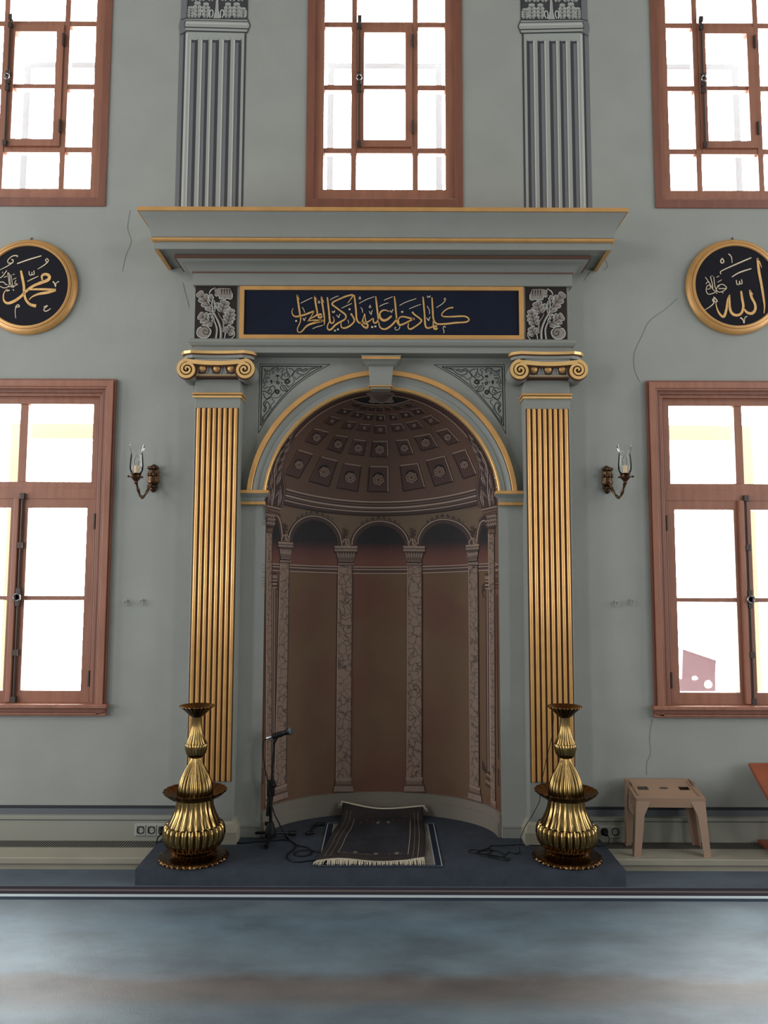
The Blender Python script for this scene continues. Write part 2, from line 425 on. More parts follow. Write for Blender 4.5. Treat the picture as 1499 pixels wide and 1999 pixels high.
# cracks in the plaster
for pts in ([(1322, 583), (1300, 603), (1268, 626), (1254, 655), (1238, 690), (1239, 722), (1250, 746)], [(254, 410), (250, 445), (256, 472), (246, 500), (240, 530)],
            [(357, 552), (362, 575), (370, 600)], [(1160, 518), (1148, 536), (1139, 548)], [(1273, 1404), (1268, 1440), (1269, 1470), (1263, 1490), (1262, 1512)], [(1182, 507), (1187, 520), (1180, 527)]):
    b = MB(); j = [(x+random.uniform(-1, 1), y) for x, y in pts]
    stroke(b, plane_surf(0), j, 0.7, 'crack', 1, 5); b.build('plaster_crack', wall_front, fix=False)

# ------------------------------------------------------------------ wall base: stripes, panel, ledge, grille
z_s1, z_s2, z_s3 = zat(1573.5), zat(1579.5), zat(1594)
for side, (x0, x1) in (('left', (-RX, -1.16)), ('right', (1.17, RX))):
    b = MB()
    b.box(x0, x1, -0.003, 0.01, z_s2, z_s1, 'stripe_dark'); b.box(x0, x1, -0.002, 0.01, z_s3, z_s2, 'stripe_grey')
    zc1, zc2 = zat(1602, -0.035), zat(1595, -0.035)
    b.box(x0, x1, -0.036, 0.01, zc1, zc2, 'panel_paint'); b.box(x0, x1, -0.028, 0.01, zc1-0.006, zc1, 'stripe_grey'); b.box(x0, x1, -0.03, 0.01, 0.03, zc1-0.006, 'panel_paint')
    struct(b.build('baseboard_'+side, bevel=0.002))
    b = MB(); xi = x1+0.005 if side == 'left' else x0-0.005; xo = x0 if side == 'left' else x1
    b.box(min(xi, xo), max(xi, xo), -0.316, 0.01, 0.034, 0.07, 'marble'); b.box(min(xi, xo), max(xi, xo), -0.300, 0.01, -0.01, 0.034, 'marble')
    struct(b.build('trim_1' if side == 'left' else 'trim_2', bevel=0.004))
for side, x0, x1, lab in (('left', -3.2, -1.33, 'long dark slotted heating grille in the ledge below the left window'), ('right', 1.33, 3.2, 'long dark slotted heating grille in the ledge under the stool')):
    t = thing('floor_grille', lab, 'grille', (0, 0, 0.07))
    b = MB(); b.box(x0, x1, -0.145, -0.029, 0.068, 0.0712, 'grille_dark'); b.build('slot', t)
    b = MB(); b.box(x0, x1, -0.151, -0.145, 0.069, 0.0722, 'grille_bar'); b.box(x0, x1, -0.033, -0.029, 0.069, 0.0722, 'grille_bar')
    b.build('frame', t)
    b = MB(); n = int((x1-x0)/0.0165)
    for i in range(n): b.box(x0+i*0.0165, x0+i*0.0165+0.005, -0.145, -0.031, 0.070, 0.0716, 'grille_bar')
    b.build('slats', t)

# ------------------------------------------------------------------ windows
def W4(cx, a, b, va, vb, Y): return (cx+a/S*(4.9+Y)/4.9, cx+b/S*(4.9+Y)/4.9, zat(vb, Y), zat(va, Y))
def lower_window(idx, cx):
    t = thing('window_%d' % idx, 'tall reddish wooden casement window %s, a transom light over two sashes' % ('at the left edge, lower row' if cx < 0 else 'at the right edge, lower row beside the stool'), 'window', (cx, 0, LW_Z0))
    t['kind'] = 'structure'
    zo0, zo1 = LW_Z0+0.06, LW_Z1
    b = MB()
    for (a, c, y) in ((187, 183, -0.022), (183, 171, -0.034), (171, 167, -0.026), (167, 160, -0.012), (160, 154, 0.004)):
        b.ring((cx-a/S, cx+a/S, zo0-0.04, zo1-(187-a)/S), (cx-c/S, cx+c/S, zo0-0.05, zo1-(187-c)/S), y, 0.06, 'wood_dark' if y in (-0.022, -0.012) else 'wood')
    b.build('casing', t, bevel=0.003)
    b = MB()
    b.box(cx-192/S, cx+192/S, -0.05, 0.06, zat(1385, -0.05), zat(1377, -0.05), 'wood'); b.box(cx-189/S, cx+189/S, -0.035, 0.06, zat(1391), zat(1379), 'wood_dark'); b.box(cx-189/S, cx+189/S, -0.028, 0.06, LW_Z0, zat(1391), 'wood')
    b.build('sill', t, bevel=0.004)
    Y = 0.05
    b = MB(); hx = LW_H-0.03; b.grid([[(cx+x, 0.0, z) for x, z in rect(-hx, hx, LW_Z0+0.03, LW_Z1-0.03)], [(cx+x, 0.08, z) for x, z in rect(-hx, hx, LW_Z0+0.03, LW_Z1-0.03)], [(cx+x, 0.9, z) for x, z in rect(-hx-0.3, hx+0.3, LW_Z0+0.02, LW_Z1+0.3)]], 'reveal_white', True); b.build('reveal', t, fix=False)
    zt1 = zat(829, 0.8); zt2 = zat(858, 0.8); oh = 0.452; ix = oh-0.085
    b = MB(); b.ring((cx-oh, cx+oh, LW_Z0+0.03, zt1), (cx-ix, cx+ix, LW_Z0+0.04, zt2), 0.79, 0.85, 'out_beige'); b.build('outer_frame', t, bevel=0.004)
    # fixed frame with transom
    x0, x1, z0, z1 = W4(cx, -155, 155, 768, 1378, Y); zt0, zt1 = zat(975, Y)-0.006, zat(957, Y)+0.006
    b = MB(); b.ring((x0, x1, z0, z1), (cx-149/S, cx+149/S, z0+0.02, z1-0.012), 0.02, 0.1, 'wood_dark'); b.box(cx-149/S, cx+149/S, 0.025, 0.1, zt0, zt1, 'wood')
    b.build('frame', t, bevel=0.003)
    # transom light
    X0, X1, Z0, Z1 = W4(cx, -149, 149, 772, 957, Y); P0, P1, Q0, Q1 = W4(cx, -137, 137, 792, 943, Y)
    b = MB(); b.ring((X0, X1, Z0, Z1), (P0, P1, Q0, Q1), 0.03, 0.085, 'wood'); b.box(cx-8/S, cx+8/S, 0.036, 0.08, Q0, Q1, 'wood')
    tr = b.build('transom_sash', t, bevel=0.003)
    for a, c in ((P0, cx-8/S), (cx+8/S, P1)):
        g = MB(); g.box(a, c, 0.06, 0.064, Q0, Q1, 'pane'); g.build('pane', tr)
    # casements
    for sgn in (-1, 1):
        e0, e1 = sorted((sgn*1/S, sgn*149/S)); p0, p1 = sorted((sgn*17/S, sgn*133/S))
        za, zb = zat(1371, Y)-0.014, zat(976, Y)+0.006; q = [zat(v, Y) for v in (1349, 1173.5, 1165, 994)]
        b = MB(); b.ring((cx+e0, cx+e1, za, zb), (cx+p0, cx+p1, q[0], q[3]), 0.028, 0.085, 'wood'); b.box(cx+p0, cx+p1, 0.034, 0.08, q[1], q[2], 'wood')
        s = b.build('sash', t, bevel=0.003)
        for a, c in ((q[0], q[1]), (q[2], q[3])):
            g = MB(); g.box(cx+p0, cx+p1, 0.06, 0.064, a, c, 'pane'); g.build('pane', s)
        for v in (1020, 1325):
            h = MB(); zz = zat(v, Y); hx = cx+sgn*150/S
            h.box(hx-0.006, hx+0.006, 0.012, 0.034, zz-0.05, zz+0.05, 'iron'); h.build('hinge', t, bevel=0.002)
    b = MB(); b.box(cx-0.028, cx+0.004, 0.006, 0.034, zat(1371, Y), zat(976, Y), 'wood'); b.build('astragal', t, bevel=0.004)
    # espagnolette bolt
    b = MB(); bx = cx+0.022
    b.tube([(bx, 0.016, zat(1368, Y)), (bx, 0.016, zat(972, Y))], 0.007, 'iron')
    for v in (972, 1067, 1166, 1275, 1366): b.box(bx-0.016, bx+0.016, 0.004, 0.03, zat(v+6, Y), zat(v-6, Y), 'iron')
    b.box(bx-0.013, bx+0.013, 0.004, 0.03, zat(1185, Y), zat(1150, Y), 'iron')
    bo = b.build('window_bolt', t, bevel=0.002)
    b = MB(); b.tube([(bx+0.022*math.cos(a), -0.004, zat(1168, Y)+0.022*math.sin(a)) for a in [PI*2*i/14 for i in range(15)]], 0.005, 'steel', 6); b.build('ring_handle', bo, smooth=60)
for i, x in enumerate(LWX): lower_window(i+1, x)

def upper_window(idx, cx, where):
    t = thing('window_%d' % idx, 'reddish wooden many paned upper window '+where, 'window', (cx, 0, UW_Z0)); t['kind'] = 'structure'
    Y = 0.03
    b = MB(); hx = UW_H-0.02; b.grid([[(cx+x, 0.0, z) for x, z in rect(-hx, hx, UW_Z0+0.02, UW_Z1)], [(cx+x, 0.08, z) for x, z in rect(-hx, hx, UW_Z0+0.02, UW_Z1)], [(cx+x, 0.9, z) for x, z in rect(-hx-0.3, hx+0.3, UW_Z0+0.01, UW_Z1+0.35)]], 'reveal_white', True); b.build('reveal', t, fix=False)
    zt1 = zat(125, 0.8); oh = 0.448; ix = oh-0.05
    b = MB(); b.ring((cx-oh, cx+oh, UW_Z0+0.02, zt1), (cx-ix, cx+ix, UW_Z0+0.03, zt1-0.045), 0.79, 0.85, 'out_grey'); b.build('outer_frame', t, bevel=0.004)
    b = MB(); b.ring((cx-160/S, cx+160/S, UW_Z0, UW_Z1+0.1), (cx-144/S, cx+144/S, zat(389), UW_Z1), -0.008, 0.1, 'wood_dark'); b.build('casing', t, bevel=0.003)
    x0, x1, z0, z1 = cx-145/S, cx+145/S, zat(389.5, Y), UW_Z1+0.02
    rows = [(zat(372, Y), zat(298, Y)), (zat(288, Y), zat(175, Y)), (zat(165, Y), zat(52, Y)), (zat(42, Y), zat(42, Y)+0.24), (zat(42, Y)+0.275, UW_Z1-0.06)]
    b = MB(); b.ring((x0, x1, z0, z1), (cx-125/S, cx+125/S, rows[0][0], rows[-1][1]), 0.016, 0.09, 'wood')
    for sgn in (-1, 1):
        a, c = sorted((sgn*58/S, sgn*69/S)); b.box(cx+a, cx+c, 0.03, 0.085, rows[0][0], rows[-1][1], 'wood')
        a, c = sorted((sgn*69/S, sgn*125/S))
        for i in range(4): b.box(cx+a, cx+c, 0.034, 0.08, rows[i][1], rows[i+1][0], 'wood')
    for i in (0, 2, 3): b.box(cx-58/S, cx+58/S, 0.034, 0.08, rows[i][1], rows[i+1][0], 'wood')
    fr = b.build('frame', t, bevel=0.003)
    for i, (za, zb) in enumerate(rows):
        for a, c in ((-125, -69), (69, 125)):
            g = MB(); g.box(cx+a/S, cx+c/S, 0.055, 0.058, za, zb, 'pane'); g.build('pane', fr)
        if i in (0, 3, 4):
            g = MB(); g.box(cx-58/S, cx+58/S, 0.055, 0.058, za, zb, 'pane'); g.build('pane', fr)
    sz0, sz1 = rows[1][0], rows[2][1]
    b = MB(); b.ring((cx-57.5/S, cx+57.5/S, sz0, sz1), (cx-43/S, cx+43/S, zat(274, Y), zat(65, Y)), 0.02, 0.085, 'wood'); b.box(cx-43/S, cx+43/S, 0.034, 0.08, zat(173, Y), zat(165, Y), 'wood')
    s = b.build('sash', t, bevel=0.003)
    for va, vb in ((274, 173), (165, 65)):
        g = MB(); g.box(cx-43/S, cx+43/S, 0.055, 0.058, zat(va, Y), zat(vb, Y), 'pane'); g.build('pane', s)
    b = MB(); bx = cx-52.5/S
    b.tube([(bx, 0.01, sz0-0.01), (bx, 0.01, sz1+0.03)], 0.007, 'iron')
    for v in (40, 55, 150, 165, 178, 284): b.box(bx-0.013, bx+0.013, 0.0, 0.024, zat(v+5, Y), zat(v-5, Y), 'iron')
    bo = b.build('window_bolt', t, bevel=0.002)
    b = MB(); b.tube([(bx+0.017*math.cos(a), -0.008, zat(158, Y)+0.02*math.sin(a)) for a in [PI*2*i/14 for i in range(15)]], 0.004, 'steel', 6); b.build('ring_handle', bo, smooth=60)
    for v in (82, 250):
        b = MB(); zz = zat(v, Y); b.box(cx+58/S-0.005, cx+58/S+0.007, 0.008, 0.034, zz-0.045, zz+0.045, 'iron'); b.build('hinge', t, bevel=0.002)
for i, x in enumerate(UWX): upper_window(i+3, x, ('in the top left corner', 'directly above the mihrab cornice', 'in the top right corner')[i])

# ------------------------------------------------------------------ prayer niche (shell, plinth, fresco)
def niche_point(u, v, layer=1):
    d = ray(u, v); o = CAM
    def far(a, b, c):
        D = b*b-a*c
        return (-b+math.sqrt(D))/a if D > 0 else -b/a
    t = far((d.x/NA)**2+(d.y/NB)**2, o.x*d.x/NA**2+o.y*d.y/NB**2, (o.x/NA)**2+(o.y/NB)**2-1)
    p = o+d*t
    if p.z > ZC:
        k = Vector((1/NA**2, 1/NB**2, 1/NC**2)); q = o-Vector((0, 0, ZC))
        t = far(sum(k[i]*d[i]*d[i] for i in range(3)), sum(k[i]*d[i]*q[i] for i in range(3)), sum(k[i]*q[i]*q[i] for i in range(3))-1)
        p = o+d*t
    if p.y < 0.0: p = o+d*((0.0-o.y)/d.y)
    return p-d*(0.0022*layer)
NS = niche_point
niche = thing('prayer_niche', 'tall round-headed prayer niche painted brown with columns, arches and a coffered half dome', 'niche', (0, 0.2, ZP))
zb_top = zat(1545, 0.5)
M['f_panel'] = ramp_z('fresco_panel', [(0.2, (96, 71, 49)), (1.78, (96, 71, 49))], noise=(92, 58, 43))
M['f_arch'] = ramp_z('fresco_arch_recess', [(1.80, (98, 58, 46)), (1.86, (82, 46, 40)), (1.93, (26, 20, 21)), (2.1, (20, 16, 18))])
def niche_rows(z0, z1, n, k, name, extra=0.0, m=72):
    rows = []
    for i in range(n+1):
        z = z0+(z1-z0)*i/n
        rows.append([((NA-extra)*math.cos(PI*j/m), max(0, (NB-extra)*math.sin(PI*j/m)), z) for j in range(m+1)])
    b = MB(); b.grid(rows, k); return b.build(name, niche, smooth=60, fix=False)
niche_rows(ZP-0.02, zat(1115, 0.5), 10, 'f_panel', 'painted_panel')
niche_rows(zat(1115, 0.5), ZC, 4, 'f_tan', 'curved_wall')
rows = []
for i in range(37):
    a = PI/2*i/36; c, s_ = max(math.cos(a), 0.0005), math.sin(a)
    rows.append([(NA*c*math.cos(PI*j/72), max(0, NB*c*math.sin(PI*j/72)), ZC+NC*s_) for j in range(73)])
b = MB(); b.grid(rows, 'f_dome'); b.build('half_dome', niche, smooth=60, fix=False)
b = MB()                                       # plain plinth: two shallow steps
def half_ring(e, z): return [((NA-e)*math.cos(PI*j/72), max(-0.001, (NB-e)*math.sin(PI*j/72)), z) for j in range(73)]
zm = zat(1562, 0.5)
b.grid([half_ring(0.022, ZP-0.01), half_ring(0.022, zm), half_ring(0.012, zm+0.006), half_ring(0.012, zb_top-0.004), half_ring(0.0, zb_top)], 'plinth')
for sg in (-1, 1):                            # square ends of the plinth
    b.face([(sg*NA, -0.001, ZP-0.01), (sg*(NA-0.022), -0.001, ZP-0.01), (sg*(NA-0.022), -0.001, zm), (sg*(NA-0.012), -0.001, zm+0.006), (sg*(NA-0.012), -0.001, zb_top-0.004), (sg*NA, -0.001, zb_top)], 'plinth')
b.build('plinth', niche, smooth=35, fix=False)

# cornice painted under the dome
def C1(pts): return cr(pts, 3.123, 500, 740)
b = MB()
def arcpts(y0, ym, y1, x0=172, xm=757, x1=1346, n=12):
    o = []
    for i in range(n+1):
        x = x0+(x1-x0)*i/n; k = (x-xm)/((x1-x0)/2); e = y0 if x < xm else y1
        o.append((x, ym+(e-ym)*abs(k)**2.1))
    return o
top, bot = arcpts(672, 752, 676), arcpts(762, 832, 766)
for i in range(len(top)-1): fill(b, NS, C1([top[i], top[i+1], bot[i+1], bot[i]]), 'f_dark', 1)
for y0, ym, y1, w, k in ((668, 750, 672, 2.6, 'f_light'), (688, 767, 692, 2.4, 'f_mid'), (706, 785, 710, 3.2, 'f_light'), (722, 796, 725, 1.8, 'f_mid'), (738, 810, 741, 2.0, 'f_light'), (764, 833, 768, 1.6, 'f_black')):
    stroke(b, NS, C1(arcpts(y0, ym, y1)), w, k, 2)
b.build('painted_cornice', niche, fix=False)

# lower painted string course and the dark-painted recess behind the arches
b = MB()
def hline(v0, vm, v1, u0=519, u1=969, um=744, n=8): return [(u0+(u1-u0)*i/n, vm+((v0 if u0+(u1-u0)*i/n < um else v1)-vm)*abs((2*(u0+(u1-u0)*i/n)-2*um)/(u1-u0))**2) for i in range(n+1)]
top, bot = hline(1098, 1106, 1097), hline(1113, 1121, 1112)
for i in range(8): fill(b, NS, [top[i], top[i+1], bot[i+1], bot[i]], 'f_coffer', 1)
for d, w in ((0, 1.8), (5.2, 1.7), (12.5, 1.8)): stroke(b, NS, hline(1100+d, 1107+d, 1099+d), w, 'f_light', 2)
b.build('painted_string_course', niche, fix=False)

def arch(name, x0, xt, x1, yt, ys0, ys1, ybot, dark=True):
    """painted round arch, crop coordinates of the dome view"""
    n = 22; P = []
    for i in range(n+1):
        a = PI*i/n; c = math.cos(a); s_ = math.sin(a)
        x = xt-(xt-x0)*c if c > 0 else xt-(x1-xt)*c
        ysp = ys0 if c > 0 else ys1
        P.append((x, ysp-(ysp-yt)*s_))
    b = MB()
    body = [(P[0][0], ybot)]+P+[(P[-1][0], ybot)]
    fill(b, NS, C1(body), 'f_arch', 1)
    cx = (x0+x1)/2
    inner = [(xt+(x-xt)*0.84, yt+32+(y-yt)*0.90) for x, y in P]
    stroke(b, NS, C1([(xt+(x-xt)*0.93, yt+14+(y-yt)*0.96) for x, y in P]), [7, 9, 8, 9, 7], 'f_dark', 2)
    stroke(b, NS, C1(P), 2.0, 'f_light', 3); stroke(b, NS, C1([(xt+(x-xt)*1.035, yt-6+(y-yt)*1.01) for x, y in P]), 1.0, 'f_black', 2)
    for k in range(-7, 8):                    # leafy crest over the arch
        t = PI/2+k*0.095; c = math.cos(t); s_ = math.sin(t)
        r = (xt-x0) if c < 0 else (x1-xt)
        px, py = xt+r*c*1.08, (ys0+ys1)/2-((ys0+ys1)/2-yt)*s_*1.08-3
        h = 10+(4-abs(k))*2.2 if abs(k) < 4 else 9
        stroke(b, NS, C1([(px, py), (px+(5 if k % 2 else -5), py-h*0.5), (px+(8 if k % 2 else -8)*(0 if k == 0 else 1), py-h)]), [2.2, 1.4, 0.8], 'f_dark', 2, 2)
    return b.build(name, niche, fix=False)
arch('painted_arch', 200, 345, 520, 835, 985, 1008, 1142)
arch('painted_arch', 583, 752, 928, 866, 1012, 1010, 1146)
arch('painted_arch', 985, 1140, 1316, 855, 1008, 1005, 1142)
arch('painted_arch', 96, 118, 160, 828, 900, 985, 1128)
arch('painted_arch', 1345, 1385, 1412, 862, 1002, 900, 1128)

# painted columns: shaft, capital, base
def column(xt0, xt1, yt, xb0, xb1, yb, cap=None, base=None, ornament=None, cap_dark=False):
    b = MB()
    fill(b, NS, [(xt0, yt), (xt1, yt), (xb1, yb), (xb0, yb)], 'f_marble', 3, 12)
    stroke(b, NS, [(xt0, yt), (xb0, yb)], 1.3, 'f_light', 4, 12); stroke(b, NS, [(xt1, yt), (xb1, yb)], 1.3, 'f_dark', 4, 12)
    c = b.build('painted_column', niche, fix=False)
    if cap:                                   # (abacus left, right, top, bottom; bell bottom left, right, y; slope of the abacus)
        l, r, t, bt, bl, br, by, sl = cap; h = bt-t
        q = MB()
        fill(q, NS, [(l, t), (r, t+sl), (r, bt+sl), (l, bt)], 'f_pale', 4, 8)
        stroke(q, NS, [(l, t+h*0.42), (r, t+h*0.42+sl)], 1.2, 'f_dark', 5); stroke(q, NS, [(l, t), (r, t+sl)], 1.4, 'f_light', 5)
        stroke(q, NS, [(l, bt), (r, bt+sl)], 1.6, 'f_black', 5)
        w = r-l
        fill(q, NS, [(l+w*0.06, bt), (r-w*0.06, bt+sl), (br, by+sl*0.7), (bl, by)], 'f_mid' if not cap_dark else 'f_dark', 4, 8)
        for i in range(7):                    # upright leaves
            f = (i+0.5)/7; xa = l+w*0.08+(w*0.84)*f; xb_ = bl+(br-bl)*f
            ya, yb2 = bt+2.5+sl*f, by-3+sl*f
            stroke(q, NS, [(xb_, yb2), ((xa+xb_)/2, (ya+yb2)/2), (xa, ya)], [2.0, 3.2, 2.4], 'f_pale', 5, 3)
            stroke(q, NS, [(xb_, yb2), ((xa+xb_)/2+0.3, (ya+yb2)/2)], 0.8, 'f_dark', 6, 3)
            fill(q, NS, circ(xa+w*0.06, ya+0.5, 1.1, 6), 'f_black', 6, 0)
            fill(q, NS, circ(xb_, by-3.0+sl*f, 0.9, 6), 'f_light', 6, 0)
        stroke(q, NS, [(bl-1, by), (br+1, by+sl*0.7)], 1.8, 'f_black', 6)
        fill(q, NS, [(bl-2, by+1), (br+2, by+1+sl*.7), (br+1, yt+1), (bl-1, yt+1)], 'f_pale', 4, 8)
        stroke(q, NS, [(bl-1, yt), (br+1, yt)], 1.8, 'f_coffer', 6)
        q.build('capital', c, fix=False)
    if base:                                  # (list of (y, half width), slope)
        lv, sl = base; q = MB(); cx = (xb0+xb1)/2
        for i in range(len(lv)-1):
            (y0, w0), (y1, w1) = lv[i], lv[i+1]
            fill(q, NS, [(cx-w0, y0-sl*w0), (cx+w0, y0+sl*w0), (cx+w1, y1+sl*w1), (cx-w1, y1-sl*w1)], 'f_pale' if i % 2 == 0 else 'f_mid', 4, 8)
            stroke(q, NS, [(cx-w1, y1-sl*w1), (cx+w1, y1+sl*w1)], 1.3, 'f_dark' if i % 2 else 'f_coffer', 5)
            stroke(q, NS, [(cx-w0, y0+1.5-sl*w0), (cx+w0, y0+1.5+sl*w0)], 1.0, 'f_light', 5)
        q.build('base', c, fix=False)
    if ornament:                              # acanthus bud and climbing scroll between two arches
        x, y, h = ornament; q = MB()
        fill(q, NS, [(x-7, y), (x-7.5, y-6), (x-4, y-11), (x, y-14), (x+4, y-11), (x+7.5, y-5), (x+7, y)], 'f_mid', 4, 6)
        stroke(q, NS, [(x-7, y), (x-8, y-6), (x-4, y-11), (x, y-14), (x+5, y-11), (x+8, y-4), (x+6, y)], 1.3, 'f_light', 5, 2)
        stroke(q, NS, [(x, y-12), (x+1, y-6), (x+4, y-1)], 1.8, 'f_light', 5, 2); stroke(q, NS, [(x-1, y-10), (x-3, y-5), (x-4, y-1)], 1.4, 'f_black', 5, 2)
        stroke(q, NS, [(x, y-14), (x-2, y-22), (x+2, y-28), (x-1, y-h+4), (x+1, y-h)], [1.6, 1.4, 1.2, 0.9], 'f_dark', 4, 2)
        for i in range(5):
            yy = y-17-i*(h-19)/5; s_ = 1 if i % 2 else -1
            stroke(q, NS, [(x, yy), (x+s_*4, yy-1), (x+s_*4.5, yy-4), (x+s_*2, yy-4.5)], [1.6, 1.2, 0.9], 'f_dark', 4, 2)
            stroke(q, NS, [(x, yy), (x-s_*4, yy+1)], 1.2, 'f_dark', 4, 2)
        q.build('scroll_ornament', c, fix=False)
B2 = [(1519, 16), (1527, 14.5), (1534, 18), (1546, 20)]
column(660.5, 688, 1103, 656, 685, 1519, (653, 697.5, 1066.5, 1077, 661, 689, 1098, 0.5), (B2, 0.0), (674.5, 1066, 36))
column(795.5, 823, 1103, 794, 823, 1519, (787, 829.5, 1066.5, 1077, 795, 822, 1098, 0.5), ([(1518, 17), (1527, 15), (1534, 19), (1546, 21)], 0.0), (805, 1066, 36))
column(547, 565, 1098, 536, 558.5, 1533, (543, 572, 1058, 1068, 548, 566, 1092, 2.0), ([(1534, 13), (1542, 12), (1550, 14), (1562, 15)], -0.35), (557, 1057, 36))
column(914.5, 932, 1103, 918, 935, 1535, (909, 935, 1065, 1075, 914, 931.5, 1097, -2.0), ([(1535, 11), (1543, 10), (1550, 12.5), (1563, 14)], 0.3), (923, 1064, 37))
column(521, 531.5, 1040, 519, 530, 1560, None, ([(1562, 7), (1572, 6.5), (1580, 8), (1592, 9)], -0.6))
column(953, 964.5, 1040, 959, 966.5, 1562, None, ([(1562, 5), (1572, 5), (1580, 6), (1590, 6.5)], 0.7))
# outer corinthian capitals under the garlands
for mir in (False, True):
    b = MB()
    def Q(pts):
        p = cr(pts, 10, 510, 980)
        return [(1487-x, y+2) for x, y in p] if mir else p
    fill(b, NS, Q([(70, 40), (380, 110), (370, 180), (345, 185), (340, 250), (75, 190)]), 'f_mid', 4, 6)
    for l in ([(70, 45), (380, 115)], [(75, 95), (370, 165)], [(78, 150), (345, 230)]): stroke(b, NS, Q(l), 1.6, 'f_dark', 5)
    stroke(b, NS, Q([(72, 62), (378, 135)]), 1.8, 'f_light', 5)
    fill(b, NS, Q([(78, 195), (300, 240), (270, 450), (225, 520), (110, 520), (90, 430)]), 'f_dark', 4, 6)
    for i in range(4):
        for j in range(3):
            x, y = 108+i*48-j*4, 240+j*78+i*8
            stroke(b, NS, Q([(x, y+44), (x-16, y+14), (x, y-12), (x+20, y+6), (x+12, y+26)]), [1.6, 2.6, 2.4, 1.4], 'f_pale', 5, 2)
    fill(b, NS, Q([(112, 515), (226, 515), (218, 600), (108, 600)]), 'f_mid', 5, 6); stroke(b, NS, Q([(108, 590), (220, 596)]), 1.8, 'f_dark', 6)
    b.build('painted_outer_capital', niche, fix=False)
    # doorway mouldings painted between the outer and the inner columns
    b = MB()
    for x, w, k in ((205, 3.0, 'f_dark'), (225, 1.4, 'f_light'), (245, 2.2, 'f_dark'), (262, 1.4, 'f_light'), (285, 2.4, 'f_coffer')):
        stroke(b, NS, Q([(x, 1690), (x-8, 3000), (x-18, 5000), (x-22, 5240)]), w, k, 2, 20)
    for y, w, k in ((1390, 3.5, 'f_dark'), (1460, 6, 'f_pale'), (1510, 2, 'f_dark'), (1530, 2, 'f_light'), (1560, 3, 'f_dark'), (1600, 2.4, 'f_light'), (1640, 3, 'f_dark'), (1670, 1.6, 'f_light')):
        stroke(b, NS, Q([(205, y), (305, y)]), w, k, 2)
    fill(b, NS, Q([(305, 1540), (365, 1620), (365, 1760), (305, 1690)]), 'f_dark', 2, 6)
    stroke(b, NS, Q([(300, 1830), (345, 1830), (340, 1780), (360, 1760)]), 1.6, 'f_dark', 2, 2)
    for y in (1200, 1240, 1310, 1370, 1480, 1530, 1600, 1660):
        stroke(b, NS, Q([(48, y-6), (100, y)]), 2.2, 'f_light' if y in (1200, 1310) else 'f_dark', 2)
    stroke(b, NS, Q([(72, 1780), (62, 3200), (40, 5000)]), 2.0, 'f_dark', 2, 20)
    for i, y in enumerate((5290, 5350, 5420, 5490, 5560)):
        stroke(b, NS, Q([(195, y), (290, y-70)]), 2.6, 'f_dark' if i % 2 == 0 else 'f_pale', 2)
        stroke(b, NS, Q([(5 if not mir else 30, y-40), (55, y-105)]), 2.2, 'f_dark', 2)
    fill(b, NS, Q([(260, 5250), (360, 5020), (360, 5200), (280, 5300)]), 'f_dark', 2, 8)
    b.build('painted_doorway', niche, fix=False)

# coffers of the half dome
CO = '''258,432 345,460 262,605 180,580|397,475 495,500 445,655 325,622|540,515 640,530 618,685 497,662|692,533 803,535 803,687 680,685|876,528 985,515 1027,660 897,683|1035,498 1148,470 1200,623 1085,652|1195,455 1275,430 1342,580 1262,607
355,303 443,325 373,402 302,380|483,342 560,355 517,452 438,425|597,368 670,378 655,468 567,455|712,380 800,380 803,475 698,472|852,375 925,370 957,455 880,467|962,352 1060,335 1107,413 1005,438|1098,320 1165,302 1238,380 1168,402
455,228 518,243 462,282 413,265|553,258 612,264 580,307 522,297|635,275 697,280 690,320 615,312|722,284 790,284 796,330 722,330|822,278 885,274 907,312 838,322|912,268 980,253 1020,295 945,308|1010,238 1065,222 1120,262 1063,282
527,180 587,187 552,217 492,207|605,200 657,205 630,237 577,228|670,215 715,217 703,250 650,245|735,220 780,220 787,253 735,253|812,215 850,215 868,245 818,248|875,203 930,198 960,228 893,237|942,187 1000,177 1035,207 975,217
600,148 640,152 620,172 585,165|645,162 678,166 665,188 630,184|692,170 722,172 715,193 680,190|740,172 770,172 775,196 738,195|788,172 812,170 830,190 797,194|830,165 865,160 895,180 850,187|900,152 935,146 965,166 920,172'''
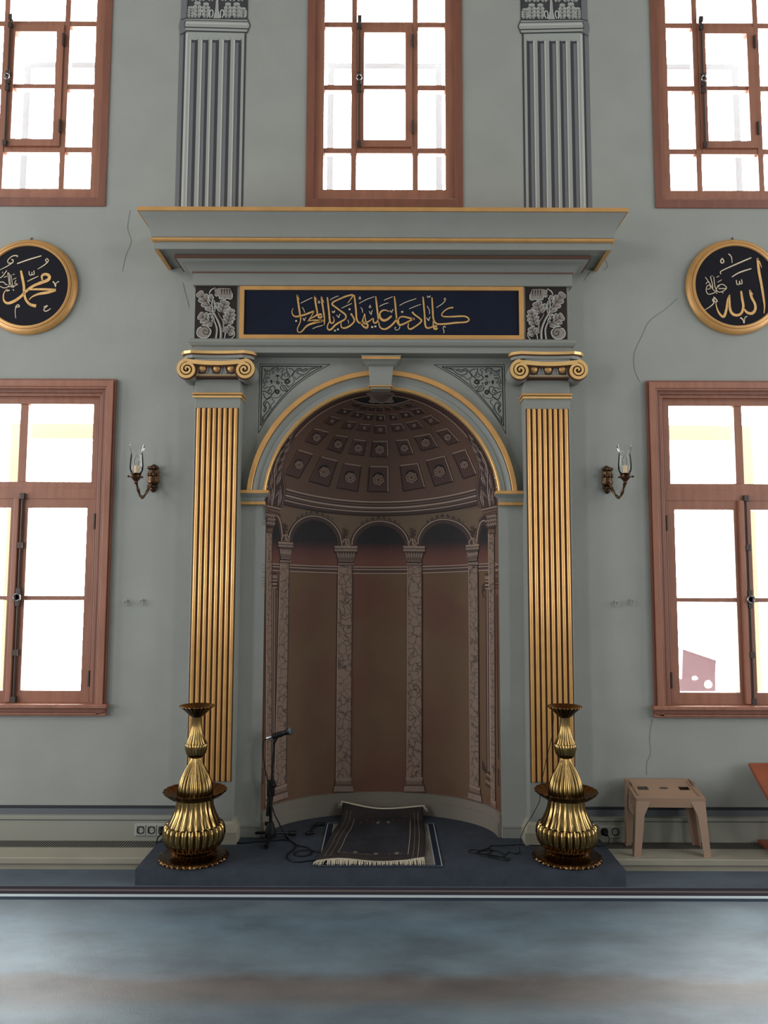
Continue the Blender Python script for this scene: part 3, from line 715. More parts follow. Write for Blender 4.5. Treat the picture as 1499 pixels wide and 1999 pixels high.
for ri, line in enumerate(CO.split('\n')):
    for ci, quad in enumerate(line.split('|')):
        q = [tuple(map(float, p.split(','))) for p in quad.split()]; TL, TR, BR, BL = q
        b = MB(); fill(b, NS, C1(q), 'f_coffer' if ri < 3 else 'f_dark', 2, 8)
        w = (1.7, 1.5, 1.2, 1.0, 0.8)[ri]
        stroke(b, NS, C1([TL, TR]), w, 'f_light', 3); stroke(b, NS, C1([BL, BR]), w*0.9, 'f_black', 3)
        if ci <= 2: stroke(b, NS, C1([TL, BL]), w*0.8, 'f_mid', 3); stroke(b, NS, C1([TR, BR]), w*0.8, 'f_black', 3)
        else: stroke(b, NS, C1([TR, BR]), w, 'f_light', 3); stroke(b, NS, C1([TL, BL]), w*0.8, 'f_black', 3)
        cx = sum(p[0] for p in q)/4; cy = sum(p[1] for p in q)/4+(4 if ri < 2 else 1)
        r = min(abs(BL[1]-TL[1]), (abs(TR[0]-TL[0])+abs(BR[0]-BL[0]))/2)*(0.27 if ri < 2 else 0.25)
        fill(b, NS, C1(circ(cx-1, cy-r*0.35, r*1.15, 12)), 'f_black', 3, 0)
        fill(b, NS, C1(circ(cx, cy, r*1.05, 12, r*0.95)), 'f_mid', 4, 0)
        if ri < 4:
            for a in range(6):
                t = a*PI/3+0.3; px, py = cx+0.62*r*math.cos(t), cy+0.58*r*math.sin(t)
                stroke(b, NS, C1([(px+0.42*r*math.cos(t+k), py+0.42*r*math.sin(t+k)) for k in (-1.5, -0.7, 0, 0.7, 1.5)]), 1.0 if ri < 2 else 0.7, 'f_light', 5, 1.5)
            stroke(b, NS, C1(circ(cx, cy, r*0.45, 8)), 0.9 if ri < 2 else 0.6, 'f_light', 5, 1.5, True)
            stroke(b, NS, C1(circ(cx+1, cy, r*0.2, 6)), 0.8, 'f_dark', 5, 1.5, True)
        else: stroke(b, NS, C1(circ(cx, cy, r*0.6, 8)), 0.6, 'f_mid', 5, 2, True)
        b.build('painted_coffer', niche, fix=False)

# black oculus, palmette and border band at the crown
b = MB()
fill(b, NS, C1([(585, 128), (660, 150), (760, 157), (860, 150), (940, 126), (860, 112), (760, 106), (665, 112)]), 'f_black', 2, 8)
stroke(b, NS, C1([(585, 128), (660, 150), (760, 158), (860, 150), (940, 126)]), 1.4, 'f_light', 4)
b.build('painted_oculus', niche, fix=False)
b = MB()
def K(pts): return cr(pts, 11.53, 680, 680)
fill(b, NS, K([(510, 945), (955, 945), (935, 980), (1055, 1030), (1000, 1090), (985, 1140), (1030, 1190), (950, 1215), (830, 1215), (740, 1235), (640, 1215), (520, 1220), (450, 1190), (495, 1140), (470, 1090), (375, 1010), (490, 985)]), 'f_pale', 5, 6)
for i in range(-4, 5):
    stroke(b, NS, K([(740+i*14, 1215), (740+i*38, 1110), (740+i*62, 1010-abs(i)*3), (740+i*70, 975+abs(i)*10)]), [0.8, 1.3, 1.5, 1.0], 'f_leaf', 6, 2)
    stroke(b, NS, K([(748+i*14, 1205), (752+i*40, 1110), (758+i*60, 1030)]), 0.9, 'f_black', 6, 2)
stroke(b, NS, K([(455, 1190), (520, 1220), (640, 1213), (740, 1232), (850, 1213), (960, 1218), (1030, 1190)]), 1.3, 'f_light', 7, 2)
b.build('painted_palmette', niche, fix=False)
# border band following the arch
b = MB()
def arcline(R, a0=14, a1=166, n=40): return [(744+R*math.cos(math.radians(a0+(a1-a0)*i/n)), 985-R*math.sin(math.radians(a0+(a1-a0)*i/n))) for i in range(n+1)]
o1, i1 = arcline(227.6, 16, 164), arcline(214, 16, 164)
for i in range(40): fill(b, NS, [o1[i], o1[i+1], i1[i+1], i1[i]], 'f_coffer', 2, 9)
stroke(b, NS, arcline(213.5, 16, 164), 1.4, 'f_light', 3); stroke(b, NS, arcline(217, 16, 164), 0.9, 'f_black', 3)
b.build('painted_border', niche, fix=False)

# acanthus garlands at both springings
for mir in (False, True):
    def G(pts):
        p = cr(pts, 11.1, 500, 820)
        return [(1487-x, y+1) for x, y in p] if mir else p
    b = MB()
    fill(b, NS, G([(790, 280), (835, 345), (705, 600), (610, 790), (550, 1050), (535, 1200), (605, 1400), (600, 1650), (530, 1885), (370, 1870), (215, 1835), (215, 1700), (240, 1500), (265, 1280), (330, 1050), (430, 840), (560, 590), (690, 400)]), 'f_dark', 5, 7)
    stroke(b, NS, G([(850, 370), (740, 560), (650, 740), (585, 940), (560, 1150), (600, 1330), (622, 1480), (600, 1680), (545, 1880)]), 2.6, 'f_mid', 6, 4)
    stroke(b, NS, G([(866, 370), (756, 560), (666, 740), (603, 940), (580, 1150), (620, 1330), (642, 1480), (620, 1680), (565, 1880)]), 1.2, 'f_black', 6, 4)
    for (x0, y0, x1, y1, w) in ((480, 1880, 520, 1440, 6.5), (400, 1700, 530, 1440, 4), (330, 1850, 330, 1420, 5), (300, 1500, 330, 1110, 5), (440, 1420, 520, 1080, 7), (400, 1300, 420, 1000, 3.5), (370, 1150, 440, 860, 4), (470, 1120, 570, 880, 5), (440, 1000, 510, 690, 3.5), (530, 900, 615, 750, 5), (610, 740, 715, 510, 5.5), (540, 740, 640, 500, 3.5), (640, 580, 745, 420, 4), (690, 440, 785, 290, 4.5), (270, 1840, 262, 1450, 4)):
        mx, my = (x0+x1)/2+22, (y0+y1)/2
        stroke(b, NS, G([(x0, y0), (x0*0.7+x1*0.3+12, y0*0.7+y1*0.3), (mx, my), (x1, y1)]), [1.2, w*0.8, w, w*0.5, 0.6], 'f_leaf', 6, 3)
        stroke(b, NS, G([(x0+8, y0), (mx-6, my+20), (x1-6, y1+30)]), 0.9, 'f_black', 7, 3)
        for f in (0.35, 0.55, 0.75):
            px, py = x0+(x1-x0)*f+25, y0+(y1-y0)*f
            stroke(b, NS, G([(px-18, py+25), (px+w*3.2, py-22)]), [1.6, 0.7], 'f_leaf', 7, 2)
    stroke(b, NS, G([(345, 1850), (385, 1600), (395, 1350), (400, 1080), (450, 880), (560, 660)]), 1.5, 'f_light', 7, 4)
    b.build('painted_garland', niche, fix=False)

# ------------------------------------------------------------------ arch surround
arch_t = thing('arch_surround', 'grey moulded arch with gold edges, keystone and imposts framing the niche', 'arch', (0, 0, ZP))
def archsweep(name, prof, k, a0, a1, parent, n=64):
    """prof = [(radius, y)] swept about the springing centre"""
    rows = [[(r*math.cos(a), y, ZC+r*math.sin(a)) for r, y in prof] for a in [a0+(a1-a0)*i/n for i in range(n+1)]]
    b = MB(); b.grid(rows, k); return b.build(name, parent, smooth=35, fix=False)
R0, R1 = NA+0.001, 265/S
z_imp = zat(957, -0.06); a_s = math.asin((z_imp-ZC)/(R1*1.0))
rG = 255/S; 
archsweep('archivolt', [(rG+0.002, 0.0), (rG+0.002, -0.040), (rG-0.006, -0.044), (rG-0.022, -0.030), (rG-0.04, -0.026), (rG-0.042, -0.030), (R0+0.016, -0.030), (R0+0.016, 0.0)], 'trim_grey', a_s*0.9, PI-a_s*0.9, arch_t)
archsweep('gold_band', [(R1, 0.0), (R1, -0.052), (R1-0.003, -0.055), (rG+0.003, -0.055), (rG, -0.052), (rG, 0.0)], 'gold', a_s*0.9, PI-a_s*0.9, arch_t)
archsweep('gold_bead', [(R0+0.018, 0.0), (R0+0.018, -0.034), (R0+0.013, -0.038), (R0+0.009, -0.033), (R0+0.008, -0.038), (R0+0.002, -0.035), (R0, -0.03), (R0, 0.005)], 'gold_bright', a_s*0.9, PI-a_s*0.9, arch_t)
# keystone
def px(u, v, Y): p = at(u, v, Y=Y); return p.x, p.z
b = MB(); yk = -0.10
tl, tr_, br_, bl = px(719, 711, yk), px(768.5, 711, yk), px(763.5, 753, -0.075), px(722.5, 753, -0.075)
b.hexa([(bl[0], -0.075, bl[1]), (tl[0], yk, tl[1]+0.02), (bl[0], 0, bl[1]), (tl[0], 0, tl[1]+0.02), (br_[0], -0.075, br_[1]), (tr_[0], yk, tr_[1]+0.02), (br_[0], 0, br_[1]), (tr_[0], 0, tr_[1]+0.02)], 'trim_grey')
ks = b.build('keystone', arch_t, bevel=0.003)
b = MB(); l, r = px(706, 694, -0.15)[0], px(781.5, 694, -0.15)[0]; z1, z2, z3, z4 = zat(693.5, -0.15), zat(700.5, -0.15), zat(710, -0.115), zat(713, -0.112)
prof = [(0.15, z2), (0.142, z2-0.004), (0.128, (z2+z3)/2), (0.115, z3), (0.118, z3-0.003), (0.106, z4)]
e = 0.15
for i in range(len(prof)-1):
    (q0, za), (q1, zb) = prof[i], prof[i+1]; d0, d1 = e-q0, e-q1
    pts0 = [(l+d0, 0, za), (l+d0, -q0, za), (r-d0, -q0, za), (r-d0, 0, za)]; pts1 = [(l+d1, 0, zb), (l+d1, -q1, zb), (r-d1, -q1, zb), (r-d1, 0, zb)]
    b.grid([pts0, pts1], 'trim_grey')
b.build('keystone_cap', ks, fix=False)
b = MB(); b.box(l, r, -0.15, 0, z2, z1-0.006, 'gold'); b.box(l-0.004, r+0.004, -0.153, 0, z1-0.006, z1, 'trim_grey'); b.build('gold_fillet', ks)
b = MB(); za = zat(752.3, -0.08); b.box(px(720, 753, -0.085)[0], px(766.5, 753, -0.085)[0], -0.085, 0, za-0.008, za, 'gold'); b.box(px(724, 753, -0.07)[0], px(762.5, 753, -0.07)[0], -0.07, 0.01, za-0.02, za-0.008, 'marble'); b.build('gold_ledge', ks, bevel=0.002)
# imposts
for sgn in (-1, 1):
    xo = sgn*0.905; xi = sgn*0.722; a, c = min(xo, xi), max(xo, xi)
    zg = zat(963.5, -0.06); zq = zat(979.5, -0.035); ze = zat(985.5, -0.04)
    b = MB(); prof = [(0.058, zg), (0.05, zg-0.008), (0.034, (zg+zq)/2), (0.026, zq)]
    for (q0, za), (q1, zb) in zip(prof[:-1], prof[1:]):
        i0, i1 = xi+sgn*(0.058-q0), xi+sgn*(0.058-q1)
        b.grid([[(xo, -q0, za), (i0, -q0, za), (i0, 0.03, za)], [(xo, -q1, zb), (i1, -q1, zb), (i1, 0.03, zb)]], 'trim_grey')
    im = b.build('impost', arch_t, fix=False)
    b = MB(); b.box(a, c, -0.060, 0.02, zg, z_imp, 'gold'); x2 = xi+sgn*0.022; b.box(min(xo, x2), max(xo, x2), -0.034, 0.02, ze, zq, 'gold'); b.build('gold_fillet', im, bevel=0.003)
    # jamb baseboard
    xa, xb = sorted((sgn*0.747, sgn*0.905)); b = MB(); zt = zat(1613.5, -0.012)
    b.box(xa, xb, -0.014, 0.01, ZP-0.01, zt-0.006, 'trim_grey'); b.box(xa, xb, -0.018, 0.01, zt-0.006, zt, 'trim_grey'); b.build('jamb_base', arch_t, bevel=0.002)
# spandrel arabesques (ink on plaster); right one mirrors the left
SP = [([(118, 100), (1395, 105)], 3), ([(118, 100), (88, 1365)], 3), ([(1395, 105), (1000, 330), (700, 560), (420, 860), (220, 1130), (88, 1365)], 3),
      ([(155, 138), (1255, 142)], 5), ([(155, 138), (128, 1230)], 5), ([(1255, 142), (940, 330), (660, 555), (400, 845), (230, 1080), (128, 1230)], 4),
      ([(195, 185), (240, 215), (320, 210), (330, 180), (375, 165)], 3), ([(195, 185), (215, 240), (210, 310), (185, 330)], 3), ([(235, 225), (260, 240), (305, 230), (295, 265), (305, 300), (265, 290), (235, 300), (250, 260), (235, 225)], 2.5),
      ([(345, 280), (345, 200), (400, 165), (460, 215), (440, 245), (410, 205), (375, 215), (370, 260), (380, 285)], 3), ([(300, 345), (215, 340), (180, 400), (230, 440), (260, 420), (225, 400), (230, 360), (280, 360)], 3),
      ([(430, 150), (470, 200), (520, 170), (560, 200), (520, 230), (540, 300), (600, 250)], 3), ([(165, 430), (215, 470), (180, 520), (210, 555), (240, 520), (310, 540), (260, 600)], 3),
      ([(610, 160), (605, 220), (650, 300), (650, 350), (590, 385), (530, 380), (500, 340), (530, 300)], 4), ([(160, 600), (215, 600), (300, 650), (350, 640), (390, 580), (385, 520), (345, 500), (300, 530)], 4),
      ([(600, 250), (560, 290), (580, 330), (620, 320), (625, 290), (600, 280)], 2.5), ([(250, 600), (290, 560), (330, 580), (320, 620), (290, 620), (280, 600)], 2.5),
      ([(640, 180), (700, 190), (740, 230), (720, 290), (670, 330)], 4), ([(180, 630), (200, 700), (240, 740), (290, 720), (340, 660)], 4),
      ([(700, 300), (760, 230), (830, 175), (910, 210), (940, 180), (985, 205), (900, 235), (840, 205), (790, 250), (860, 290), (960, 275), (1060, 195), (1180, 160)], 4), ([(300, 700), (230, 760), (180, 830), (215, 910), (185, 930), (200, 980), (235, 900), (205, 850), (250, 790), (290, 850), (275, 950), (200, 1040), (160, 1150)], 4),
      ([(960, 205), (1050, 175), (1120, 165)], 3), ([(165, 1040), (155, 1120), (165, 1170)], 3),
      ([(750, 330), (780, 380), (850, 320), (930, 315)], 3), ([(330, 740), (380, 780), (320, 850), (315, 930)], 3), ([(700, 300), (745, 400), (700, 480), (640, 510)], 2.5), ([(300, 700), (400, 720), (480, 690), (510, 640)], 2.5),
      ([(570, 430), (620, 385), (660, 420), (610, 450), (570, 430)], 9), ([(430, 570), (400, 600), (435, 640), (465, 600), (430, 570)], 9), ([(500, 480), (560, 500), (610, 560), (605, 595), (560, 590), (500, 560), (490, 500)], 4), ([(520, 510), (590, 580)], 3),
      ([(420, 300), (470, 315), (425, 330), (420, 300)], 5), ([(315, 400), (335, 400), (330, 460), (315, 400)], 5), ([(430, 410), (470, 440), (450, 465), (420, 440), (430, 410)], 5), ([(590, 470), (625, 510), (650, 530)], 4), ([(385, 415), (390, 430)], 6), ([(440, 370), (445, 385)], 6), ([(510, 430), (520, 460)], 5)]
for mir in (False, True):
    b = MB()
    for pts, w in SP:
        q = cr(pts, 9.37, 495, 700)
        if mir: q = [(1491.5-x, y+1) for x, y in q]
        stroke(b, plane_surf(0), q, w/9.37*3.5, 'ink', 1, 2.5)
    b.build('spandrel_ornament', arch_t, fix=False)

# ------------------------------------------------------------------ pilasters
def pilaster(sgn):
    cx = sgn*1.044; hw = 0.1445; q = 0.11
    t = thing('fluted_pilaster', 'gilded fluted pilaster with ionic capital on the %s side of the niche' % ('left' if sgn < 0 else 'right'), 'pilaster', (cx, 0, ZP), 'gilded pilasters flanking the niche')
    z_cap = zat(739, -q); b = MB(); b.box(cx-hw, cx+hw, -q, 0, ZP, zat(683, -q), 'trim_grey'); b.build('shaft', t, bevel=0.004)
    # reeded gilded panel
    z0, z1 = zat(1526, -q), zat(797.5, -q); N = 8; pw = 0.27/N; b = MB()
    b.box(cx-0.135, cx+0.135, -q-0.002, -q+0.01, z0, z1, 'groove')
    for i in range(N):
        x = cx-0.135+(i+0.5)*pw; r = pw*0.33; rows = []
        for zz, s_ in ((z0, 0.6), (z0+0.006, 1), (z1-0.006, 1), (z1, 0.6)):
            rows.append([(x+r*s_*math.cos(a), -q-0.002-r*1.0*s_*math.sin(a), zz) for a in [PI*j/12 for j in range(13)]])
        b.grid(rows, 'gold_flute')
    b.build('reeded_panel', t, smooth=50, fix=False)
    b = MB()
    za, zb, zc_, zd = zat(768, -q), zat(772, -q), zat(773.5, -q), zat(778, -q)
    b.box(cx-hw-0.014, cx+hw+0.014, -q-0.014, 0, zb, za, 'gold'); b.box(cx-hw-0.006, cx+hw+0.006, -q-0.006, 0, zc_, zb, 'groove'); b.box(cx-hw-0.01, cx+hw+0.01, -q-0.012, 0, zd, zc_, 'gold_bright')
    b.build('necking_ring', t, bevel=0.002)
    # base
    b = MB(); zp1, zp2, zp3 = zat(1625, -q-.02), zat(1614, -q), zat(1604, -q)
    prof = [(0.0, zp3), (0.006, zp3-0.008), (0.012, (zp2+zp3)/2), (0.018, zp2), (0.026, zp1+0.006), (0.03, zp1), (0.034, zp1), (0.034, ZP)]
    rows = [[(cx-hw-e_, 0, z), (cx-hw-e_, -q-e_, z), (cx+hw+e_, -q-e_, z), (cx+hw+e_, 0, z)] for e_, z in prof]
    b.grid(rows, 'marble'); b.build('base', t, fix=False)
    # ionic capital
    b = MB(); q2 = 0.17; zt, zm_ = zat(683, -0.17), zat(689.5, -0.17)
    front = []
    for i in range(11):
        f = -1+2*i/10; front.append((cx+f*0.168, -0.155+0.014*(1-f*f)))
    pl = [(cx-0.215, -0.02), (cx-0.24, -0.10), (cx-0.215, -0.135)]+[(x, y) for x, y in front]+[(cx+0.215, -0.135), (cx+0.24, -0.10), (cx+0.215, -0.02)]
    def slab(ex, za, zb, k):
        P = [(cx+(x-cx)*ex, y*ex) for x, y in pl]; n = len(P)
        b.grid([[(x, y, zb) for x, y in P], [(x, y, za) for x, y in P]], k, True); b.face([(x, y, za) for x, y in P], k); b.face([(x, y, zb) for x, y in P], k)
    slab(1.0, zt, zt-0.018, 'gold_bright'); slab(0.955, zt-0.018, zt-0.026, 'groove'); slab(0.94, zt-0.026, zt-0.045, 'trim_grey')
    cap = b.build('capital', t, bevel=0.002)
    # egg and dart echinus
    b = MB(); ze0, ze1 = zat(736, -0.16), zat(700, -0.16)
    b.box(cx-0.14, cx+0.14, -0.155, 0, ze0, ze1, 'trim_grey'); b.box(cx-0.145, cx+0.145, -0.162, 0, ze0-0.006, ze0+0.002, 'groove')
    b.tube([(cx-0.13, -0.163, zat(733.5, -0.16)), (cx+0.13, -0.163, zat(733.5, -0.16))], 0.0035, 'gold_bright', 6)
    ec = b.build('echinus', cap, bevel=0.002)
    for dx in (-0.09, 0.0, 0.09):
        b = MB(); c0 = (cx+dx, -0.155, zat(718.5, -0.16)); b.ball(c0, 0.026, 'gold', 14, (0.92, 0.55, 1.0)); b.build('egg', cap, smooth=60)
        b = MB(); b.tube([(c0[0]+0.033*math.cos(a), -0.157, c0[2]+0.035*math.sin(a)) for a in [PI*0.95+PI*1.1*i/12 for i in range(13)]], 0.005, 'groove', 6); b.build('egg_rim', cap, smooth=60)
    for dx in (-0.045, 0.045):
        b = MB(); zt2 = zat(715, -0.16); b.tube([(cx+dx-0.018, -0.158, zt2-0.05), (cx+dx-0.009, -0.158, zt2-0.01), (cx+dx-0.006, -0.158, zt2+0.003), (cx+dx+0.006, -0.158, zt2+0.003), (cx+dx+0.009, -0.158, zt2-0.01), (cx+dx+0.018, -0.158, zt2-0.05)], 0.004, 'trim_grey', 6); b.build('dart', cap, smooth=50)
    # sagging band and volutes
    zv = zat(721.5, -0.185); R = 0.066; vx = 0.180
    b = MB(); top = []; low = []
    for i in range(17):
        f = -1+2*i/16; sag = 0.013*(1-f*f); top.append((cx+f*vx, zv+R-sag)); low.append((cx+f*vx, zv+R-0.026-sag))
    b.prism(top+low[::-1], -0.185, -0.05, 'gold_bright')
    b.prism([(x, z-0.002) for x, z in low]+[(x, z-0.008) for x, z in low[::-1]], -0.175, -0.05, 'groove')
    b.build('volute_band', cap, fix=True, bevel=0.0015)
    for sg in (-1, 1):
        X = cx+sg*vx; b = MB()
        b.grid([[(X+R*1.0*math.cos(a), y, zv+R*math.sin(a)) for a in [2*PI*j/32 for j in range(32)]] for y in (-0.172, -0.12, -0.03)], 'trim_grey', True)
        b.face([(X+R*math.cos(2*PI*j/32), -0.172, zv+R*math.sin(2*PI*j/32)) for j in range(32)], 'groove')
        b.build('scroll', cap, smooth=40)
        b = MB(); A, Bq, C, D = [], [], [], []; n = 74; turns = 2.5
        for i in range(n+1):
            f = i/n; th = PI/2-sg*2*PI*turns*f
            r_o = R*(1-f)**1.0*0.98+0.006; r_i = max(r_o-0.021*(1-0.55*f), 0.0005)
            yy = -0.186-0.006*f
            A.append((X+r_o*math.cos(th), -0.170, zv+r_o*math.sin(th))); Bq.append((X+r_o*math.cos(th), yy, zv+r_o*math.sin(th)))
            C.append((X+r_i*math.cos(th), yy, zv+r_i*math.sin(th))); D.append((X+r_i*math.cos(th), -0.170, zv+r_i*math.sin(th)))
        b.grid([A, Bq, C, D], 'gold_bright'); b.build('volute', cap, fix=False)
    return t
for s_ in (-1, 1): pilaster(s_)

# ------------------------------------------------------------------ entablature
ent = thing('entablature', 'wide stepped grey cornice with gold edges above the niche and pilasters', 'cornice', (0, 0, zat(690)))
W0 = 1.195
def hwq(q): return W0+(q-0.105)
def mould(name, prof, k, parent=ent, cap=False):
    rows = [[(-hwq(q), 0, z), (-hwq(q), -q, z), (hwq(q), -q, z), (hwq(q), 0, z)] for q, z in prof]
    b = MB(); b.grid(rows, k)
    if cap: b.face(rows[-1], k); b.face(rows[0], k)
    return b.build(name, parent, smooth=32, fix=False)
def zq(v, q): return zat(v, -q)
z_a0, z_a1 = zq(689, 0.115), zq(677, 0.118)
mould('architrave', [(0.0, z_a0), (0.115, z_a0), (0.115, z_a1), (0.122, z_a1), (0.135, z_a1+0.008), (0.143, z_a1+0.024), (0.138, z_a1+0.04), (0.125, zq(661.5, 0.125)), (0.105, zq(661.5, 0.125)+0.002)], 'trim_grey')
z_f0, z_f1 = zq(661.5, 0.125), zq(557.5, 0.125)
mould('frieze', [(0.105, z_f0), (0.105, z_f1)], 'trim_grey')
z_b1 = zq(534, 0.128)
mould('upper_fascia', [(0.105, z_f1), (0.126, z_f1), (0.126, z_b1)], 'trim_grey')
mould('thin_fillet', [(0.126, z_b1), (0.131, z_b1), (0.131, z_b1+0.009), (0.126, z_b1+0.009)], 'brown_line')
z_c1 = zq(505, 0.215)
mould('bed_mould', [(0.128, z_b1+0.009), (0.140, z_b1+0.02), (0.155, z_b1+0.035), (0.178, (z_b1+z_c1)/2+0.018), (0.205, z_c1-0.006), (0.212, z_c1)], 'trim_grey')
z_d1 = zq(498.5, 0.218); z_so = 3.698
z_d1 = z_so-0.002
mould('brown_fillet', [(0.212, z_c1), (0.222, z_c1), (0.222, z_c1+0.02), (0.215, z_c1+0.02)], 'brown_line')
z_so = z_c1+0.024
mould('soffit', [(0.212, z_c1+0.018), (0.212, z_so), (0.312, z_so)], 'trim_grey')
z_e1 = zq(473, 0.32)
mould('corona', [(0.302, z_so), (0.302, z_so-0.010), (0.320, z_so-0.010), (0.320, z_e1)], 'trim_grey')
for sg in (-1, 1):                            # gold edge under both soffit ends
    b = MB(); x0, x1 = sorted((sg*(hwq(0.320)+0.001), sg*(hwq(0.296)))); b.box(x0, x1, -0.31, -0.0, z_so-0.013, z_so-0.004, 'gold'); b.build('gold_soffit_edge', ent, bevel=0.001)
z_g1 = zq(464.5, 0.335)
mould('gold_fillet', [(0.320, z_e1), (0.330, z_e1), (0.338, z_e1+0.006), (0.338, z_g1-0.002), (0.330, z_g1)], 'gold')
z_h1 = zq(412.5, 0.40)
dz = z_h1-z_g1
mould('crown_mould', [(0.330, z_g1), (0.336, z_g1+0.004), (0.340, z_g1+dz*0.2), (0.347, z_g1+dz*0.4), (0.360, z_g1+dz*0.62), (0.378, z_g1+dz*0.82), (0.392, z_g1+dz*0.94), (0.396, z_h1)], 'trim_grey')
z_t = zq(404.3, 0.405)
mould('gold_top_fillet', [(0.396, z_h1), (0.405, z_h1), (0.405, z_t), (0.0, z_t)], 'gold')

# calligraphy panel
YF = -0.105
cp = thing('calligraphy_plaque', 'long navy plaque with gold arabic calligraphy in a gold frame above the arch', 'plaque', (0, YF, zat(610)))
P0, P1 = at(468.5, 610, Y=YF).x, at(1021.5, 610, Y=YF).x; Q0, Q1 = at(477, 610, Y=YF).x, at(1012.5, 610, Y=YF).x
zo0, zo1, zi0, zi1 = zat(663.2, YF), zat(560.5, YF), zat(655, YF), zat(568, YF)
b = MB(); b.ring((P0, P1, zo0, zo1), (Q0, Q1, zi0, zi1), YF-0.016, YF+0.005, 'gold'); b.build('frame', cp, bevel=0.003)
b = MB(); b.box(Q0-0.003, Q1+0.003, YF-0.006, YF+0.005, zi0-0.003, zi1+0.003, 'navy'); b.build('board', cp)
FA, FC = (12.49, 560, 560), (9.993, 780, 560)
def FB(pts): return [(x+1374, y) for x, y in pts]
L = []                                         # (points, widths in pixels, scale/origin, colour)
G_, P_ = 'letter_gold', 'letter_pale'
def a_(pts, w, k=G_): L.append((cr(pts, *FA), w, k))
def b_(pts, w, k=G_): L.append((cr(FB(pts), *FA), w, k))
def c_(pts, w, k=G_): L.append((cr(pts, *FC), w, k))
a_([(252, 190), (262, 290), (285, 440), (308, 600), (320, 690), (335, 790), (320, 870), (280, 960), (255, 1020), (265, 1090), (310, 1112), (375, 1075), (450, 985), (540, 920), (700, 870), (880, 832)], [3.2, 4, 4, 4, 3.4, 2.2, 2, 2.2, 3, 4, 4.2, 4, 3.6])
a_([(252, 195), (305, 310)], [3, .8]); a_([(155, 520), (122, 600), (150, 690), (220, 725), (310, 710), (430, 680), (560, 630), (665, 590)], [1.2, 2, 3.4, 4, 4, 3.8, 3.2])
a_([(665, 590), (610, 690), (510, 835)], [2.4, 1.6, 2]); a_([(675, 215), (695, 370), (730, 560), (745, 650)], [3.2, 3.8, 3.8, 3.4]); a_([(675, 215), (735, 330)], [3, .8])
a_([(755, 660), (690, 712), (590, 765), (500, 835)], [3.8, 3.2, 2.4, 1.6]); L.append((cr(circ(808, 710, 42, 12), *FA), 4.2, G_))
a_([(505, 835), (650, 812), (800, 812), (905, 822)], [1.6, 2.6, 2.6, 3]); a_([(640, 865), (760, 838), (890, 828)], [1.5, 4, 4.4])
a_([(840, 240), (868, 440), (898, 640), (918, 800), (908, 930)], [3.2, 3.8, 3.8, 3, 1.6]); a_([(840, 245), (905, 385)], [3, .8])
a_([(985, 250), (1008, 450), (1030, 640), (1042, 790), (1062, 868), (1110, 885), (1145, 845), (1148, 785), (1115, 720)], [2.6, 3.6, 3.6, 3.6, 4, 4, 3.4, 2.4, 1])
a_([(1030, 850), (990, 950), (992, 1020), (1040, 1050), (1100, 1015), (1180, 930), (1290, 860), (1400, 800), (1440, 740), (1418, 670), (1300, 580), (1180, 490), (1105, 430), (1130, 372), (1250, 310), (1400, 245), (1494, 215), (1600, 195), (1590, 250), (1480, 400)], [1.8, 2.4, 3.6, 4, 4, 3.6, 3.4, 3.6, 3.6, 3.6, 3.6, 3.6, 3.2, 3.6, 3.8, 3.6, 3.2, 2, 1.4])
for p in ([(335, 400), (480, 325), (620, 262)], [(1050, 320), (1150, 260), (1255, 222)], [(625, 1020), (750, 970), (880, 938)], [(1330, 520), (1480, 450), (1584, 403)]): a_(p, [1.3, 1.6, 1.3], P_)
a_([(780, 335), (758, 390), (805, 390), (780, 335)], 1.3, P_); a_([(370, 500), (410, 550), (432, 630)], 1.3, P_); a_([(390, 760), (425, 825), (440, 775), (472, 745)], 1.6, P_); a_([(1210, 685), (1265, 750), (1275, 700), (1300, 662)], 1.6, P_)
a_([(1105, 590), (1125, 635), (1145, 600), (1160, 625), (1165, 575)], 1.8, P_)
for x, y in ((225, 832), (1172, 1066), (1245, 1036)): a_([(x-22, y), (x+22, y)], 3.4, P_)
b_([(185, 650), (230, 720), (270, 800), (250, 870), (160, 950), (50, 1002), (-35, 990), (-58, 920), (-42, 850)], [4, 3.6, 3.6, 3.4, 3.8, 4, 3.6, 2.6, 1.6]); b_([(130, 545), (175, 545)], 3.6, P_); b_([(105, 805), (130, 850), (128, 895)], 1.3, P_)
b_([(265, 195), (290, 380), (312, 600), (322, 760), (358, 850), (430, 885), (505, 840)], [2.6, 3.8, 3.8, 3.6, 3.8, 3.8, 3])
b_([(520, 650), (490, 750), (468, 830), (445, 895), (500, 970), (570, 1000), (598, 945), (565, 885), (490, 860)], [1.6, 2, 2.6, 3.2, 3.6, 4.2, 4, 3.8, 3.4]); b_([(522, 655), (540, 800), (560, 870)], [2, 2.6, 3]); b_([(470, 860), (560, 900)], 5)
b_([(560, 870), (640, 830), (728, 768), (732, 850), (780, 882), (830, 848), (850, 780)], [3, 3, 2, 2.8, 3.6, 3.4, 3]); b_([(790, 230), (810, 400), (833, 600), (850, 740), (848, 800)], [2.6, 3.8, 3.8, 3.6, 3.2])
b_([(1120, 608), (1050, 572), (970, 572), (905, 622), (885, 700), (920, 780), (990, 818), (1080, 790), (1180, 705)], [1.4, 3, 3.6, 3.6, 4.6, 5.4, 5.2, 4.6, 3.4])
b_([(1245, 230), (1265, 400), (1283, 600), (1298, 770), (1260, 845), (1160, 950), (1040, 1025), (940, 1018), (880, 950), (868, 850)], [2.6, 3.8, 3.8, 3.6, 3.4, 3.8, 4.2, 4, 3, 1.8])
